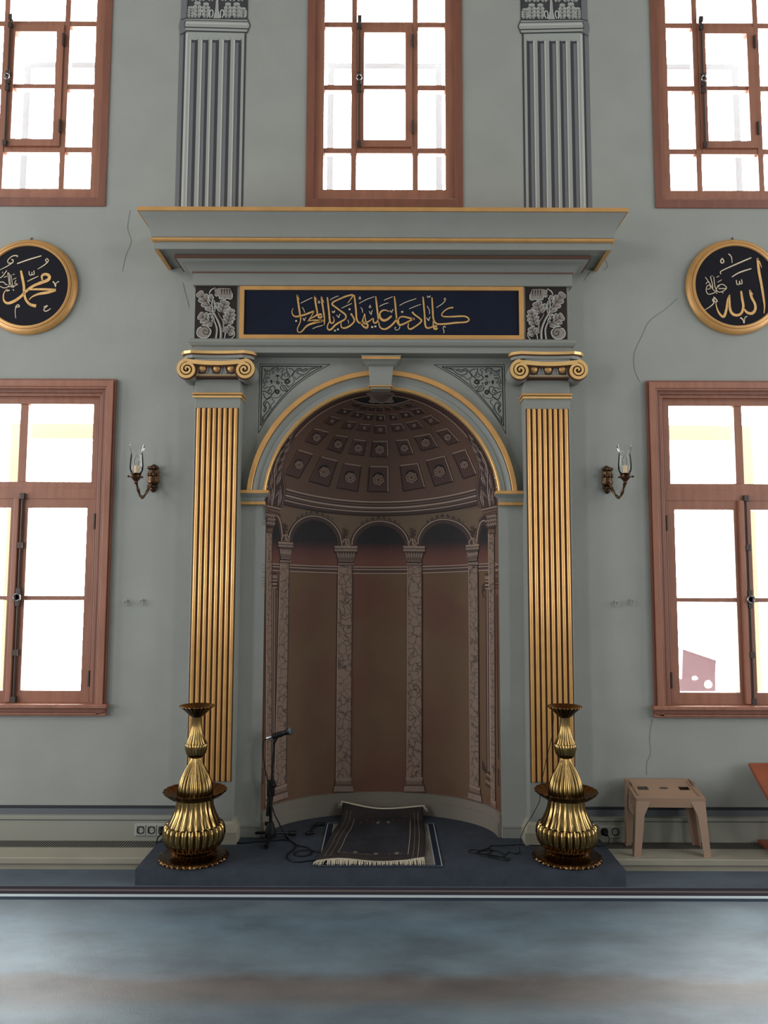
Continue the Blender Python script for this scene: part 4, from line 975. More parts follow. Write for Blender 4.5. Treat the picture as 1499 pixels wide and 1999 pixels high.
b_([(1300, 770), (1315, 850), (1370, 925), (1440, 915), (1500, 890), (1610, 835), (1690, 790), (1732, 770)], [3.4, 3.8, 4.2, 4, 3.6, 3.6, 3.6]); b_([(1358, 880), (1345, 800), (1380, 745), (1450, 725), (1560, 745), (1740, 795)], [2.4, 2.6, 3.2, 3.6, 4, 2.4])
for p in ([(385, 405), (560, 310), (755, 240)], [(995, 325), (1100, 280), (1205, 240)], [(880, 480), (980, 425), (1098, 390)], [(1370, 455), (1520, 375), (1780, 285)]): b_(p, [1.3, 1.6, 1.3], P_)
for p in ([(1135, 572), (1180, 625), (1195, 575), (1222, 548)], [(630, 592), (680, 675), (690, 610), (714, 572)]): b_(p, 1.6, P_)
for x, y in ((405, 280), (653, 490)): b_([(x, y-45), (x-24, y+10), (x+22, y+12), (x, y-45)], 1.3, P_)
for x, y in ((705, 980), (782, 965), (1437, 610)): b_([(x-24, y), (x+24, y)], 3.6, P_)
b_([(425, 500), (465, 560), (468, 630)], 1.5, P_); b_([(1290, 1000), (1262, 985), (1265, 1040), (1310, 1055), (1370, 1015), (1376, 950)], 1.3, P_)
c_([(185, 430), (290, 385), (415, 340)], [1.2, 1.5, 1.2], P_); c_([(245, 488), (290, 540), (370, 598), (425, 650), (400, 700), (310, 770), (210, 825), (165, 790), (175, 710)], [3.8, 3.4, 3.4, 3.6, 3.4, 3.6, 3.8, 2.8, 1.8])
c_([(455, 190), (470, 350), (488, 560), (500, 740), (530, 798), (590, 798), (660, 770)], [2.2, 3.6, 3.6, 3.6, 3.8, 3.8, 3.2]); c_([(630, 205), (643, 400), (652, 570), (668, 650), (690, 690), (740, 725), (900, 722), (1100, 700), (1290, 686), (1350, 648), (1328, 600), (1240, 572), (1000, 582), (860, 578), (820, 545), (860, 480), (950, 420), (1045, 402)], [2.4, 3.6, 3.8, 3.6, 3.6, 3.8, 3.8, 3.8, 3.8, 3.4, 3.4, 3.4, 3.6, 3.4, 2.8, 2.4, 2.8, 3.6])
c_([(660, 640), (658, 720), (655, 765)], 3); L.append((cr(circ(700, 795, 30, 12), *FC), 4.2, G_))
c_([(540, 172), (550, 212), (570, 180), (582, 210), (600, 170)], 1.4, P_); c_([(535, 375), (575, 440), (585, 530)], 1.4, P_); c_([(525, 602), (567, 660), (575, 620), (600, 590)], 1.7, P_); c_([(715, 405), (820, 340), (890, 272)], [1.2, 1.6, 1.8], P_)
L.append((cr(circ(885, 238, 18, 8), *FC), 1.3, P_)); c_([(895, 795), (875, 765), (850, 790), (850, 825), (866, 855), (860, 905)], [1.8, 1.6, 1.4, 1.6, 1.4], P_)
b = MB()
for pts, w, k in L:
    w = [q*0.88 for q in w] if isinstance(w, list) else w*0.88
    stroke(b, plane_surf(YF-0.0065), pts, w, k, 1 if k == G_ else 1.5, 1.6)
b.build('lettering', cp, fix=False)

# acanthus panels at both ends of the frieze
def leafy(b, S_, base, tip, w, n, k, kl, kd, curl=0.0):
    """one lobed acanthus leaf from base to tip"""
    B = Vector(base); T = Vector(tip); d = T-B; nn = Vector((-d.y, d.x)).normalized(); Ln = d.length
    poly = []
    for sd in (1, -1):
        rng = range(n) if sd == 1 else range(n-1, -1, -1)
        for i in rng:
            f0, f1, f2 = (i+0.05)/n, (i+0.55)/n, (i+0.98)/n
            env = lambda f: w*(0.35+0.65*math.sin(PI*min(1, f*0.8+0.15)))
            seq = [(f0, env(f0)*0.55), (f1+0.06, env(f1)), (f2+0.05, env(f2)*0.9)]
            if sd == -1: seq.reverse()
            for f, e in seq:
                c = B+d*f+nn*(curl*Ln*f*f); poly.append(tuple(c+nn*(sd*e)))
    fill(b, S_, poly, k, 2, 0)
    stroke(b, S_, poly, 1.1, kl, 3, 1.5)
    stroke(b, S_, [tuple(B), tuple(B+d*0.5+nn*curl*Ln*0.25), tuple(B+d*0.92+nn*curl*Ln*0.85)], [1.2, 1.0, 0.6], kd, 3, 2)
    for i in range(n):
        for sd in (1, -1):
            f = (i+0.1)/n; c = B+d*f; e = B+d*min(1, f+0.6/n)+nn*(sd*w*0.62)
            stroke(b, S_, [tuple(c), tuple(e)], [0.9, 0.5], kd, 3, 2)
for mir in (False, True):
    ap = thing('acanthus_plaque', 'brown plaque painted with pale acanthus leaves, %s end of the frieze' % ('right' if mir else 'left'), 'plaque', (1.18 if mir else -1.18, YF, zat(610)), 'acanthus plaques at the frieze ends')
    def A(pts):
        p = cr(pts, 13.63, 370, 540)
        return [(1487.6-x, y+2) for x, y in p] if mir else p
    c4 = A([(165, 245), (1240, 245), (1235, 1658), (150, 1658)]); xs = [at(u, v, Y=YF).x for u, v in c4]; zs = [at(u, v, Y=YF).z for u, v in c4]
    b = MB(); b.box(min(xs), max(xs), YF-0.004, YF+0.004, min(zs), max(zs), 'p_brown'); b.build('board', ap)
    SA = plane_surf(YF-0.0045); b = MB()
    AS = lambda u, v, layer=1: SA(u, v, layer)
    def lf(base, tip, w, n, curl=0.0):
        bb, tt = A([base, tip]); leafy(b, AS, bb, tt, w, n, 'p_leaf', 'p_lt', 'p_brown', -curl if mir else curl)
    lf((620, 900), (260, 440), 12, 4); lf((640, 950), (560, 500), 6, 3); lf((640, 1250), (270, 1030), 13, 4); lf((560, 1180), (560, 980), 6, 2)
    lf((850, 960), (950, 660), 14, 3); lf((1000, 1280), (1110, 880), 12, 4); lf((1000, 1540), (1110, 1330), 11, 3); lf((740, 800), (730, 700), 4, 2)
    fill(b, AS, A([(660, 330), (800, 300), (1080, 310), (1140, 440), (1130, 570), (1040, 590), (920, 600), (800, 590), (770, 500), (720, 520), (680, 460)]), 'p_leaf', 4, 0)
    stroke(b, AS, A([(1140, 450), (1130, 580), (1060, 600), (1000, 570), (930, 615), (870, 575), (800, 590), (765, 490), (720, 525), (660, 470)]), 1.4, 'p_lt', 5, 2)
    stroke(b, AS, A([(520, 460), (570, 360), (680, 295)]), [1.4, 2.2, 1.2], 'p_lt', 4, 2)
    for x in (850, 920, 990, 1060): stroke(b, AS, A([(x, 330), (x+5, 480)]), [2.2, 0.8], 'p_brown', 5, 2)
    stroke(b, AS, A([(830, 1650), (830, 1400), (760, 1180), (660, 980), (610, 820), (610, 650), (650, 540)]), [5, 4.6, 4, 3, 2, 1.4], 'p_leaf', 4, 2); stroke(b, AS, A([(820, 1650), (815, 1400), (745, 1180), (640, 980), (595, 800), (600, 640), (650, 540)]), [1.8, 1.8, 1.6, 1.4, 1.4], 'p_lt', 5, 2)
    stroke(b, AS, A([(700, 1650), (720, 1400), (660, 1200)]), [4, 3.4, 2], 'p_leaf', 4, 2); stroke(b, AS, A([(700, 1650), (735, 1400), (670, 1200)]), 1.5, 'p_lt', 5, 2); stroke(b, AS, A([(905, 1480), (890, 1200), (800, 1050), (760, 960)]), [3, 3, 2, 1.2], 'p_leaf', 4, 2)
    stroke(b, AS, A([(930, 1640), (955, 1480)]), 1.6, 'p_lt', 5, 2); stroke(b, AS, A([(1110, 1650), (1190, 1560), (1180, 1440)]), 1.5, 'p_lt', 5, 2)
    fill(b, AS, A([(560, 1420), (540, 1540), (460, 1620), (340, 1630), (220, 1580), (195, 1460), (240, 1370), (330, 1330), (420, 1340)]), 'p_leaf', 4, 0)
    stroke(b, AS, A([(320, 1290), (430, 1320), (560, 1420), (545, 1540), (460, 1620), (330, 1630), (220, 1570), (195, 1470), (240, 1370), (320, 1340)]), 1.8, 'p_lt', 5, 2)
    stroke(b, AS, A([(320, 1340), (430, 1330), (510, 1410), (500, 1510), (430, 1540), (370, 1500), (370, 1430), (430, 1420), (440, 1470)]), 1.3, 'p_brown', 6, 2)
    b.build('painted_leaf', ap, fix=False)

# ------------------------------------------------------------------ painted pilasters on the upper wall
for mir in (False, True):
    pp = thing('painted_pilaster', 'grey fluted pilaster painted on the wall %s the centre upper window' % ('right of' if mir else 'left of'), 'painting', (1.15 if mir else -1.15, 0, zat(404)), 'painted pilasters on the upper wall')
    W_ = plane_surf(0, 0.0006)
    def X(u): return at(u, 100, Y=0).x
    def wpx(x, v):                             # keep painted verticals plumb
        z = zat(v); d = Vector((x, 0, z))-CAM
        return (749.5+F*d.dot(rt)/d.dot(fw), 999.5-F*d.dot(up)/d.dot(fw))
    def U(u, v):
        x = X(u)
        if mir: x = 0.008-x
        return wpx(x, v)
    vb = 404.5; b = MB()
    def rect_(u0, u1, v0, v1, k, la): fill(b, W_, [U(u0, v0), U(u1, v0), U(u1, v1), U(u0, v1)], k, la, 0)
    rect_(349.5, 361.5, 66, vb, 'p_mid', 1); rect_(357.5, 361.5, 64, vb, 'p_dark', 2); rect_(361.5, 480, 64, vb, 'p_pale', 2); rect_(476.5, 480, 64, vb, 'p_dark', 3); rect_(361.5, 366, 66, vb, 'p_lt', 3)
    for a, c in ((373, 385.7), (395, 406.6), (414, 427), (437, 449.7), (458.8, 471)):
        m_ = (a+c)/2; rect_(a, c, 79, vb, 'p_dark', 3); rect_(a+0.8, m_+0.5, 84, vb, 'p_mid', 4); rect_(a-3.2, a-0.4, 79, vb, 'p_lt', 3)
        fill(b, W_, [U(a, 75), U(c, 75), U(c, 76.5), U(c-2, 78.6), U(m_, 79.6), U(a+2, 78.6), U(a, 76.5)], 'p_pale', 5, 0)
    b.build('shaft', pp, fix=False)
    b = MB()
    def T(pts): return [U(340+x/9.993, y/9.993) for x, y in pts]
    fill(b, W_, T([(110, -60), (235, -60), (225, 360), (110, 390)]), 'p_mid', 3, 0)
    fill(b, W_, T([(100, 400), (220, 365), (220, 620), (105, 690), (75, 560), (80, 480)]), 'p_mid', 3, 0)
    fill(b, W_, T([(220, 370), (1420, 385), (1425, 430), (1460, 470), (1460, 540), (1420, 590), (1415, 640), (220, 610), (185, 520), (200, 430)]), 'p_pale', 4, 0)
    for l, w in (([(220, 372), (1420, 386)], 1.5), ([(220, 405), (1425, 430)], 1.6), ([(200, 540), (1440, 570)], 2.4), ([(220, 610), (1420, 640)], 2.6), ([(105, 395), (225, 360)], 1.6), ([(105, 690), (220, 625)], 1.8), ([(1420, 380), (1440, 440), (1468, 500), (1440, 580), (1415, 650)], 1.8), ([(215, 410), (185, 480), (200, 560)], 1.4)):
        stroke(b, W_, T(l), w, 'p_dark', 5, 3)
    stroke(b, W_, T([(210, 455), (1430, 480)]), 3, 'p_lt', 5, 4)
    b.build('astragal', pp, fix=False)
    b = MB(); fill(b, W_, T([(235, -260), (1420, -260), (1420, 378), (235, 362)]), 'p_dark', 1, 0)
    fill(b, W_, T([(745, 365), (790, 200), (805, -260), (830, -260), (845, 200), (885, 365)]), 'p_pale', 4, 0)
    for x in (770, 858): stroke(b, W_, T([(x, 362), (x+(20 if x < 800 else -20), 200), (x+(30 if x < 800 else -30), 20)]), 1.4, 'p_lt', 5, 2)
    def lf2(x, y0, y1, w, n=4): leafy(b, W_, T([(x, y0)])[0], T([(x, y1)])[0], w, n, 'p_pale', 'p_lt', 'p_dark')
    for x, y1, w in ((300, 150, 7.5), (430, 60, 9), (600, 80, 8), (1030, 80, 8), (1200, 80, 9), (1330, 170, 7.5)): lf2(x, 360, y1, w)
    for x, w in ((360, 8), (510, 8), (690, 7), (950, 7), (1110, 8), (1270, 8)): lf2(x, 30, -180, w)
    for x in (710, 920):
        stroke(b, W_, T([(x-30, 355), (x-35, 240), (x, 200), (x+30, 240), (x+25, 300), (x, 350)]), 2.2, 'p_lt', 6, 2)
    stroke(b, W_, T([(235, -200), (232, 365)]), 1.3, 'p_dark', 6); stroke(b, W_, T([(1412, -200), (1412, 380)]), 1.5, 'p_dark', 6)
    b.build('capital', pp, fix=False)

# ------------------------------------------------------------------ calligraphy roundels
def roundel(u, label, cr_, strokes, fills, nail):
    c = at(u, 561.5, Y=0.0); r = 97.8/S
    t = thing('calligraphy_roundel', label, 'roundel', (c.x, 0, c.z), 'round calligraphy boards')
    def rev(prof, k, name, n=72):
        rows = [[(c.x+q*math.cos(2*PI*j/n), y, c.z+q*math.sin(2*PI*j/n)) for j in range(n)] for q, y in prof]
        b = MB(); b.grid(rows, k, True); return b.build(name, t, smooth=35, fix=False)
    rev([(r, -0.001), (r+0.002, -0.012), (r-0.004, -0.024), (r-0.018, -0.034), (r-0.028, -0.037), (r-0.0285, -0.033), (r-0.031, -0.033), (r-0.032, -0.038), (r-0.04, -0.043), (r-0.047, -0.043), (r-0.052, -0.036)], 'gold', 'rim')
    rev([(r-0.049, -0.036), (0.0005, -0.036)], 'black_board', 'board')
    b = MB(); SF = plane_surf(-0.0365)
    for pts, w, k in strokes: stroke(b, SF, cr(pts, *cr_), w, k, 1, 1.5)
    for pts, k in fills: fill(b, SF, cr(pts, *cr_), k, 1.3, 0)
    b.build('lettering', t, fix=False)
    b = MB(); z = c.z+r
    b.tube([(c.x+nail, -0.012, z+0.004), (c.x+nail, -0.002, z+0.012), (c.x+nail+0.003, -0.001, z+0.022)], 0.003, 'iron', 6); b.build('hanging_nail', t)
G1 = [([(305, 660), (325, 760), (348, 880), (355, 1000), (380, 1090), (440, 1155), (528, 1180)], [3.4, 5.2, 5, 4.6, 4.4, 5, 6.5], G_),
      ([(620, 800), (612, 745), (650, 715), (705, 725), (725, 765), (690, 805), (600, 838), (480, 890), (380, 965), (300, 1045), (200, 1112), (110, 1138), (58, 1100), (50, 1020), (75, 960), (110, 930)], [3, 5, 6, 6, 6, 5, 5, 5, 5, 5.4, 5.6, 4.8, 3, 2, 1.2], G_),
      ([(390, 945), (500, 935), (650, 935), (818, 942)], [2, 4, 4.4, 3.6], G_), ([(812, 950), (700, 980), (560, 1005), (470, 1045), (425, 1090)], [4, 5.4, 5, 3.4, 1.4], G_),
      ([(250, 560), (420, 500), (605, 445)], [2, 2.6, 2], P_), ([(400, 820), (480, 780), (562, 743)], [1.4, 1.8, 1.2], P_), ([(550, 640), (640, 585), (700, 535)], [1.2, 1.8, 2.2], P_), ([(688, 485), (665, 510), (688, 535), (710, 512), (688, 485)], 1.8, P_),
      ([(248, 462), (255, 443), (180, 450), (115, 510), (125, 550), (185, 545), (190, 505), (165, 500)], [2, 2, 1.6, 1.6, 2, 2], P_), ([(0, 650), (100, 600), (175, 550)], [1, 1.6, 2], P_),
      ([(425, 670), (430, 720), (460, 728), (468, 680), (472, 722), (500, 712), (495, 660)], 1.7, P_), ([(772, 820), (800, 850), (812, 900), (825, 840), (865, 822)], [2.6, 2.4, 1.4, 1.4, 2], P_),
      ([(225, 1195), (262, 1160), (285, 1188), (235, 1200), (222, 1260), (230, 1360)], [1.6, 2, 1.8, 1.4, 1.3, 1], P_), ([(640, 1195), (695, 1175), (640, 1228), (660, 1255), (700, 1245), (742, 1215)], [2, 2.2, 1.4, 2, 1.8, 1.2], P_),
      ([(112, 690), (138, 720), (150, 850), (185, 888), (262, 862)], 1.4, P_), ([(112, 700), (135, 860), (110, 900)], 1.2, P_), ([(160, 720), (180, 850), (185, 890)], 1.2, P_), ([(235, 800), (215, 850), (250, 850)], 1.2, P_), ([(0, 890), (60, 915), (140, 895), (200, 905), (205, 880)], 1.4, P_), ([(100, 660), (40, 740), (0, 770)], 1.6, P_),
      ([(185, 722), (212, 712)], 1.2, P_), ([(190, 790), (238, 768)], 1.2, P_), ([(55, 760), (105, 742)], 1.2, P_), ([(95, 962), (140, 946)], 2.2, P_), ([(190, 935), (205, 955)], 1.6, P_), ([(40, 680), (36, 700)], 1.2, P_), ([(0, 830), (50, 830), (80, 860), (110, 870)], 1.6, P_)]
roundel(57.5, 'round black calligraphy board with gilt rim above the left window, cut by the left edge', (7.495, 0, 440), G1, [], 0.0)
G2 = [([(1345, 480), (1368, 680), (1400, 850), (1432, 1050), (1448, 1180), (1440, 1288)], [3.6, 5.2, 5, 4.8, 3.6, 1.4], G_), ([(1345, 485), (1385, 560), (1405, 620)], [3, 2.4, .6], G_),
      ([(1232, 945), (1258, 1050), (1308, 1150), (1312, 1230), (1270, 1285), (1200, 1278), (1140, 1215)], [3.4, 5, 4.6, 5, 5.6, 5, 3], G_), ([(1235, 950), (1280, 1015)], [3, .8], G_),
      ([(1105, 960), (1122, 1080), (1138, 1190), (1108, 1285), (1040, 1315), (972, 1285), (940, 1200), (936, 1020)], [3.4, 4.8, 4.6, 4.6, 5.4, 5, 3.8, 2.6], G_),
      ([(940, 1015), (908, 1090), (890, 1230), (850, 1335), (785, 1285), (745, 1190), (735, 1105)], [2.4, 3, 4.4, 5.2, 4, 2.4, 1.2], G_),
      ([(575, 1235), (650, 1190), (705, 1135), (705, 1070), (688, 1100), (720, 1118), (758, 1110), (720, 1060), (700, 1050)], [1, 1.6, 2.2, 2, 2, 2.2], P_),
      ([(1255, 472), (1050, 560), (850, 650), (800, 685), (812, 712)], [2, 2.6, 2.4, 2, 1.8], P_), ([(970, 755), (1080, 690), (1255, 632)], [1.8, 2.6, 2], P_), ([(828, 480), (805, 525), (825, 552), (855, 530), (828, 480)], 2.2, P_), ([(920, 415), (962, 460), (975, 550)], [2.2, 1.8, 1], P_),
      ([(1035, 800), (1045, 862), (1076, 862), (1082, 812), (1092, 855), (1120, 848), (1110, 790)], 1.8, P_), ([(1092, 1350), (1130, 1375), (1150, 1432), (1162, 1350), (1195, 1330)], [2.6, 2.4, 1.4, 1.4, 2], P_),
      ([(580, 755), (640, 840), (690, 930), (735, 970)], [1.2, 1.5, 1.5, 1.3], P_), ([(655, 745), (685, 860), (690, 920)], 1.6, P_), ([(705, 750), (720, 880), (738, 965), (640, 1008), (598, 970), (602, 900), (640, 872), (655, 920), (610, 935)], [1.2, 1.5, 1.5, 1.5, 1.4, 1.2], P_),
      ([(755, 890), (830, 862), (893, 912), (830, 968), (765, 970), (742, 925), (790, 885)], [1.3, 1.5, 1.6, 1.5, 1.3], P_), ([(775, 925), (880, 922)], 1.6, P_), ([(745, 760), (785, 738)], 1.2, P_), ([(760, 832), (822, 795)], 1.2, P_), ([(740, 990), (755, 990)], 2.2, P_), ([(830, 985), (845, 985)], 2.2, P_), ([(675, 735), (685, 745)], 1.6, P_), ([(590, 860), (610, 830), (640, 840)], 1.2, P_)]
roundel(1432.5, 'round black calligraphy board with gilt rim above the right window, cut by the right edge', (7.495, 1299, 440), G2, [], 0.0)

# ------------------------------------------------------------------ carpeted platform
b = MB(); n = 40
oval = [((NA-0.004)*math.cos(PI*j/n), max(0.0, (NB-0.004)*math.sin(PI*j/n))) for j in range(n+1)]
plan = [(-1.343, -0.535), (1.343, -0.535), (1.343, 0.0)]+oval+[(-1.343, 0.0)]
b.face([(x, y, ZP) for x, y in plan], 'carpet_blue'); b.face([(x, y, 0) for x, y in reversed(plan)], 'carpet_blue')
for i in range(len(plan)):
    p, q = plan[i], plan[(i+1) % len(plan)]; b.face([(p[0], p[1], 0), (q[0], q[1], 0), (q[0], q[1], ZP), (p[0], p[1], ZP)], 'carpet_blue')
pl = b.build('carpeted_platform', bevel=0.016)
tag(pl, 'low platform covered in dark blue carpet in front of the niche', 'platform')

# ------------------------------------------------------------------ brass candlesticks
def candlestick(c, label):
    t = thing('brass_candlestick', label, 'candlestick', c, 'brass candlesticks on the platform')
    def part(name, prof, k, lobe=26, parent=t, n=208, cap=True):
        b = MB(); b.lathe(prof, k, c, n, lobe, cap); return b.build(name, parent, smooth=60)
    def dense(p, m=5):
        o = []
        for i in range(len(p)-1):
            for j in range(m): f = j/m; o.append(tuple(p[i][q]+(p[i+1][q]-p[i][q])*(f*f*(3-2*f) if q == 99 else f) for q in range(3)))
        return o+[p[-1]]
    part('foot', [(0.19, 0.001, .05), (0.198, 0.006, .06), (0.196, 0.016, .07), (0.180, 0.022, .03), (0.155, 0.026, .02), (0.135, 0.032, .04), (0.122, 0.042, .08), (0.113, 0.054, .08)], 'brass_dark', 32)
    part('lower_bowl', [(0.110, 0.052, .04), (0.128, 0.058, .06), (0.150, 0.074, .08), (0.168, 0.100, .1), (0.177, 0.135, .1), (0.174, 0.165, .1), (0.168, 0.186, .1), (0.160, 0.194, .1), (0.148, 0.192, .1)], 'brass', 26)
    part('body', [(0.152, 0.188, .05), (0.147, 0.196, .06), (0.135, 0.22, .07), (0.120, 0.252, .07), (0.108, 0.29, .06), (0.102, 0.337, .05)], 'brass', 18)
    part('drip_tray', [(0.09, 0.330, 0), (0.115, 0.332, .01), (0.145, 0.344, .02), (0.168, 0.362, .04), (0.181, 0.374, .05), (0.180, 0.379, .05), (0.165, 0.368, .04), (0.142, 0.352, .02), (0.112, 0.342, .01), (0.09, 0.341, 0)], 'brass_dark', 22)
    part('upper_bell', [(0.101, 0.340, .08), (0.101, 0.365, .08), (0.098, 0.395, .09), (0.090, 0.428, .1), (0.077, 0.462, .1), (0.060, 0.495, .1), (0.043, 0.524, .1), (0.031, 0.548, .08), (0.028, 0.562, .06)], 'brass', 24)
    part('knop', [(0.030, 0.558, .03), (0.044, 0.564, .06), (0.056, 0.584, .08), (0.063, 0.612, .08), (0.064, 0.638, .08), (0.060, 0.642, .05)], 'brass', 20)
    part('neck', [(0.061, 0.639, .06), (0.054, 0.655, .08), (0.044, 0.678, .09), (0.035, 0.708, .08), (0.029, 0.745, .07), (0.027, 0.794, .06)], 'brass', 16)
    part('top_dish', [(0.026, 0.788, .02), (0.042, 0.798, .03), (0.062, 0.818, .04), (0.085, 0.838, .05), (0.101, 0.850, .05), (0.100, 0.854, .05), (0.082, 0.846, .04), (0.058, 0.832, .03), (0.030, 0.822, .0)], 'brass_dark', 22)
    return t
candlestick((-1.066, -0.365, ZP), 'tall lobed brass candlestick on the left end of the platform')
candlestick((1.066, -0.350, ZP), 'tall lobed brass candlestick on the right end of the platform, beside the stool')

# ------------------------------------------------------------------ rugs
M['mat_taupe'] = mat('taupe_mat', (112, 106, 98), 0.95, var=0.1, vscale=40, spec=0.1, bump=0.2, bscale=300)
M['mat_blue'] = mat('dark_blue_mat_border', (32, 38, 50), 0.95, spec=0.1); M['mat_line'] = mat('pale_mat_line', (150, 152, 154), 0.95, spec=0.1)
M['rug_dark'] = mat('dark_rug_pile', (52, 47, 46), 0.95, var=0.12, vscale=25, spec=0.1, bump=0.3, bscale=250)
M['rug_field'] = mat('charcoal_rug_field', (46, 46, 50), 0.95, var=0.25, vscale=6, spec=0.1, bump=0.3, bscale=250)
M['rug_line'] = mat('rug_cream_line', (140, 128, 114), 0.95, spec=0.1); M['rug_red'] = mat('rug_faded_red', (104, 62, 54), 0.95, spec=0.1)
M['fringe'] = mat('cream_fringe', (190, 180, 160), 0.9, spec=0.1)
tm = thing('prayer_mat', 'flat taupe mat with dark blue border, partly hidden under the dark rug', 'rug', (0, -0.12, ZP))
def flat(name, x0, x1, y0, y1, z0, z1, k, parent):
    b = MB(); b.box(x0, x1, y0, y1, z0, z1, k); return b.build(name, parent)
flat('field', -0.35, 0.345, -0.50, 0.255, ZP-0.002, ZP+0.006, 'mat_blue', tm)
def ringxy(b, o, i, z, k):
    O = [(o[0], o[2]), (o[1], o[2]), (o[1], o[3]), (o[0], o[3])]; I = [(i[0], i[2]), (i[1], i[2]), (i[1], i[3]), (i[0], i[3])]
    b.grid([[(x, y, z) for x, y in O+O[:1]], [(x, y, z) for x, y in I+I[:1]]], k)
b = MB()
ringxy(b, (-0.348, 0.343, -0.498, 0.253), (-0.342, 0.337, -0.494, 0.248), ZP+0.0064, 'mat_line')
b.face([(-0.305, -0.475, ZP+0.0064), (0.302, -0.475, ZP+0.0064), (0.302, 0.225, ZP+0.0064), (-0.305, 0.225, ZP+0.0064)], 'mat_taupe')
ringxy(b, (-0.307, 0.304, -0.477, 0.227), (-0.302, 0.299, -0.473, 0.222), ZP+0.0068, 'mat_line')
b.build('woven_border', tm, fix=False)

tr_ = thing('prayer_rug', 'dark rumpled prayer rug with cream fringes lying in the niche', 'rug', (0, 0, ZP))
FL, FR, BL, BR = (-0.352, -0.455), (0.236, -0.452), (-0.262, 0.395), (0.285, 0.385)
def rug_pt(s, t, lift=0.0):
    x = (FL[0]*(1-s)+FR[0]*s)*(1-t)+(BL[0]*(1-s)+BR[0]*s)*t; y = (FL[1]*(1-s)+FR[1]*s)*(1-t)+(BL[1]*(1-s)+BR[1]*s)*t
    x += 0.014*math.sin(3.2*t+0.4)*(s-0.5)*2+0.03*math.sin(PI*t)*(s < 0.5)*(0.5-s)
    z = ZP+0.016+0.006*math.sin(7*s+4*t)+0.004*math.sin(15*t+3*s)
    e = max(0, t-0.86)/0.14; z += e*e*(0.052+0.02*math.cos(2*PI*s*0.9+0.3)+0.014*(1-s))
    e = max(0, 0.06-t)/0.06; z += -0.006*e+0.004*math.sin(9*s)*e+0.012*max(0, s-0.85)/0.15*e
    return Vector((x, y, z+lift))
b = MB(); NS_, NT = 36, 48
b.grid([[rug_pt(i/NS_, j/NT) for i in range(NS_+1)] for j in range(NT+1)], 'rug_dark')
rp = b.build('pile', tr_, smooth=60, fix=False); sm = rp.modifiers.new('thickness', 'SOLIDIFY'); sm.thickness = 0.008; sm.offset = -1
RS = lambda u, v, layer=1: rug_pt(u/1000.0, v/1000.0, 0.0012*layer)
b = MB(); fill(b, RS, [(170, 130), (840, 130), (840, 880), (170, 880)], 'rug_field', 1, 30); b.build('field', tr_, fix=False)
b = MB()
for pts, w in (([(170, 130), (170, 880)], 7), ([(840, 130), (840, 880)], 8), ([(170, 130), (500, 128)], 5), ([(60, 60), (60, 960)], 3), ([(110, 60), (110, 960)], 3), ([(935, 60), (935, 960)], 5), ([(890, 60), (890, 960)], 3)): stroke(b, RS, pts, w, 'rug_line', 2, 20)
for cx, cy, k in ((330, 165, 'rug_line'), (530, 160, 'rug_line'), (730, 165, 'rug_line'), (260, 820, 'rug_red'), (330, 845, 'rug_red'), (400, 830, 'rug_red'), (640, 830, 'rug_red'), (710, 845, 'rug_red'), (780, 825, 'rug_red'), (470, 790, 'rug_line'), (590, 785, 'rug_line')):
    for a in range(7):
        tt = a*2*PI/7; stroke(b, RS, [(cx, cy), (cx+17*math.cos(tt+.3), cy+17*math.sin(tt+.3)), (cx+26*math.cos(tt), cy+30*math.sin(tt))], [6, 6, 3], k, 2, 6)
for i in range(16): stroke(b, RS, [(220+i*36, 140+(i % 2)*8), (235+i*36, 150-(i % 2)*8)], 5, 'rug_red' if i % 3 else 'rug_line', 2, 8)
b.build('woven_pattern', tr_, fix=False)
b = MB()
for i in range(150):
    s_ = i/149; p = rug_pt(s_, 0.0, 0.003); ln = 0.042+random.uniform(-.008, .008); dx = random.uniform(-.008, .008)-(0.02*(1-s_) if s_ < .1 else 0)
    q = Vector((p.x+dx, p.y-ln, ZP+0.012)); m_ = (p+q)/2+Vector((dx*0.3, 0, 0.005))
    b.tube([p+Vector((0, 0.012, 0.002)), m_, q], [0.0028, 0.0024, 0.0012], 'fringe', 4)
b.build('front_fringe', tr_, smooth=60)['kind'] = 'stuff'
b = MB(); b.tube([rug_pt(i/40, 1.0, 0.0) for i in range(-1, 42)], 0.006, 'fringe', 6); b.build('back_binding', tr_, smooth=60)
b = MB()
for sd in (0.0, 1.0):
    for i in range(6):
        p = rug_pt(sd, 1.0); b.tube([p, p+Vector(((sd-0.5)*0.05+random.uniform(-.01, .01), random.uniform(-.015, .01), -0.02-0.006*i*random.random()))], [0.003, 0.0015], 'fringe', 4)
b.build('corner_tassel', tr_, smooth=60)['kind'] = 'stuff'

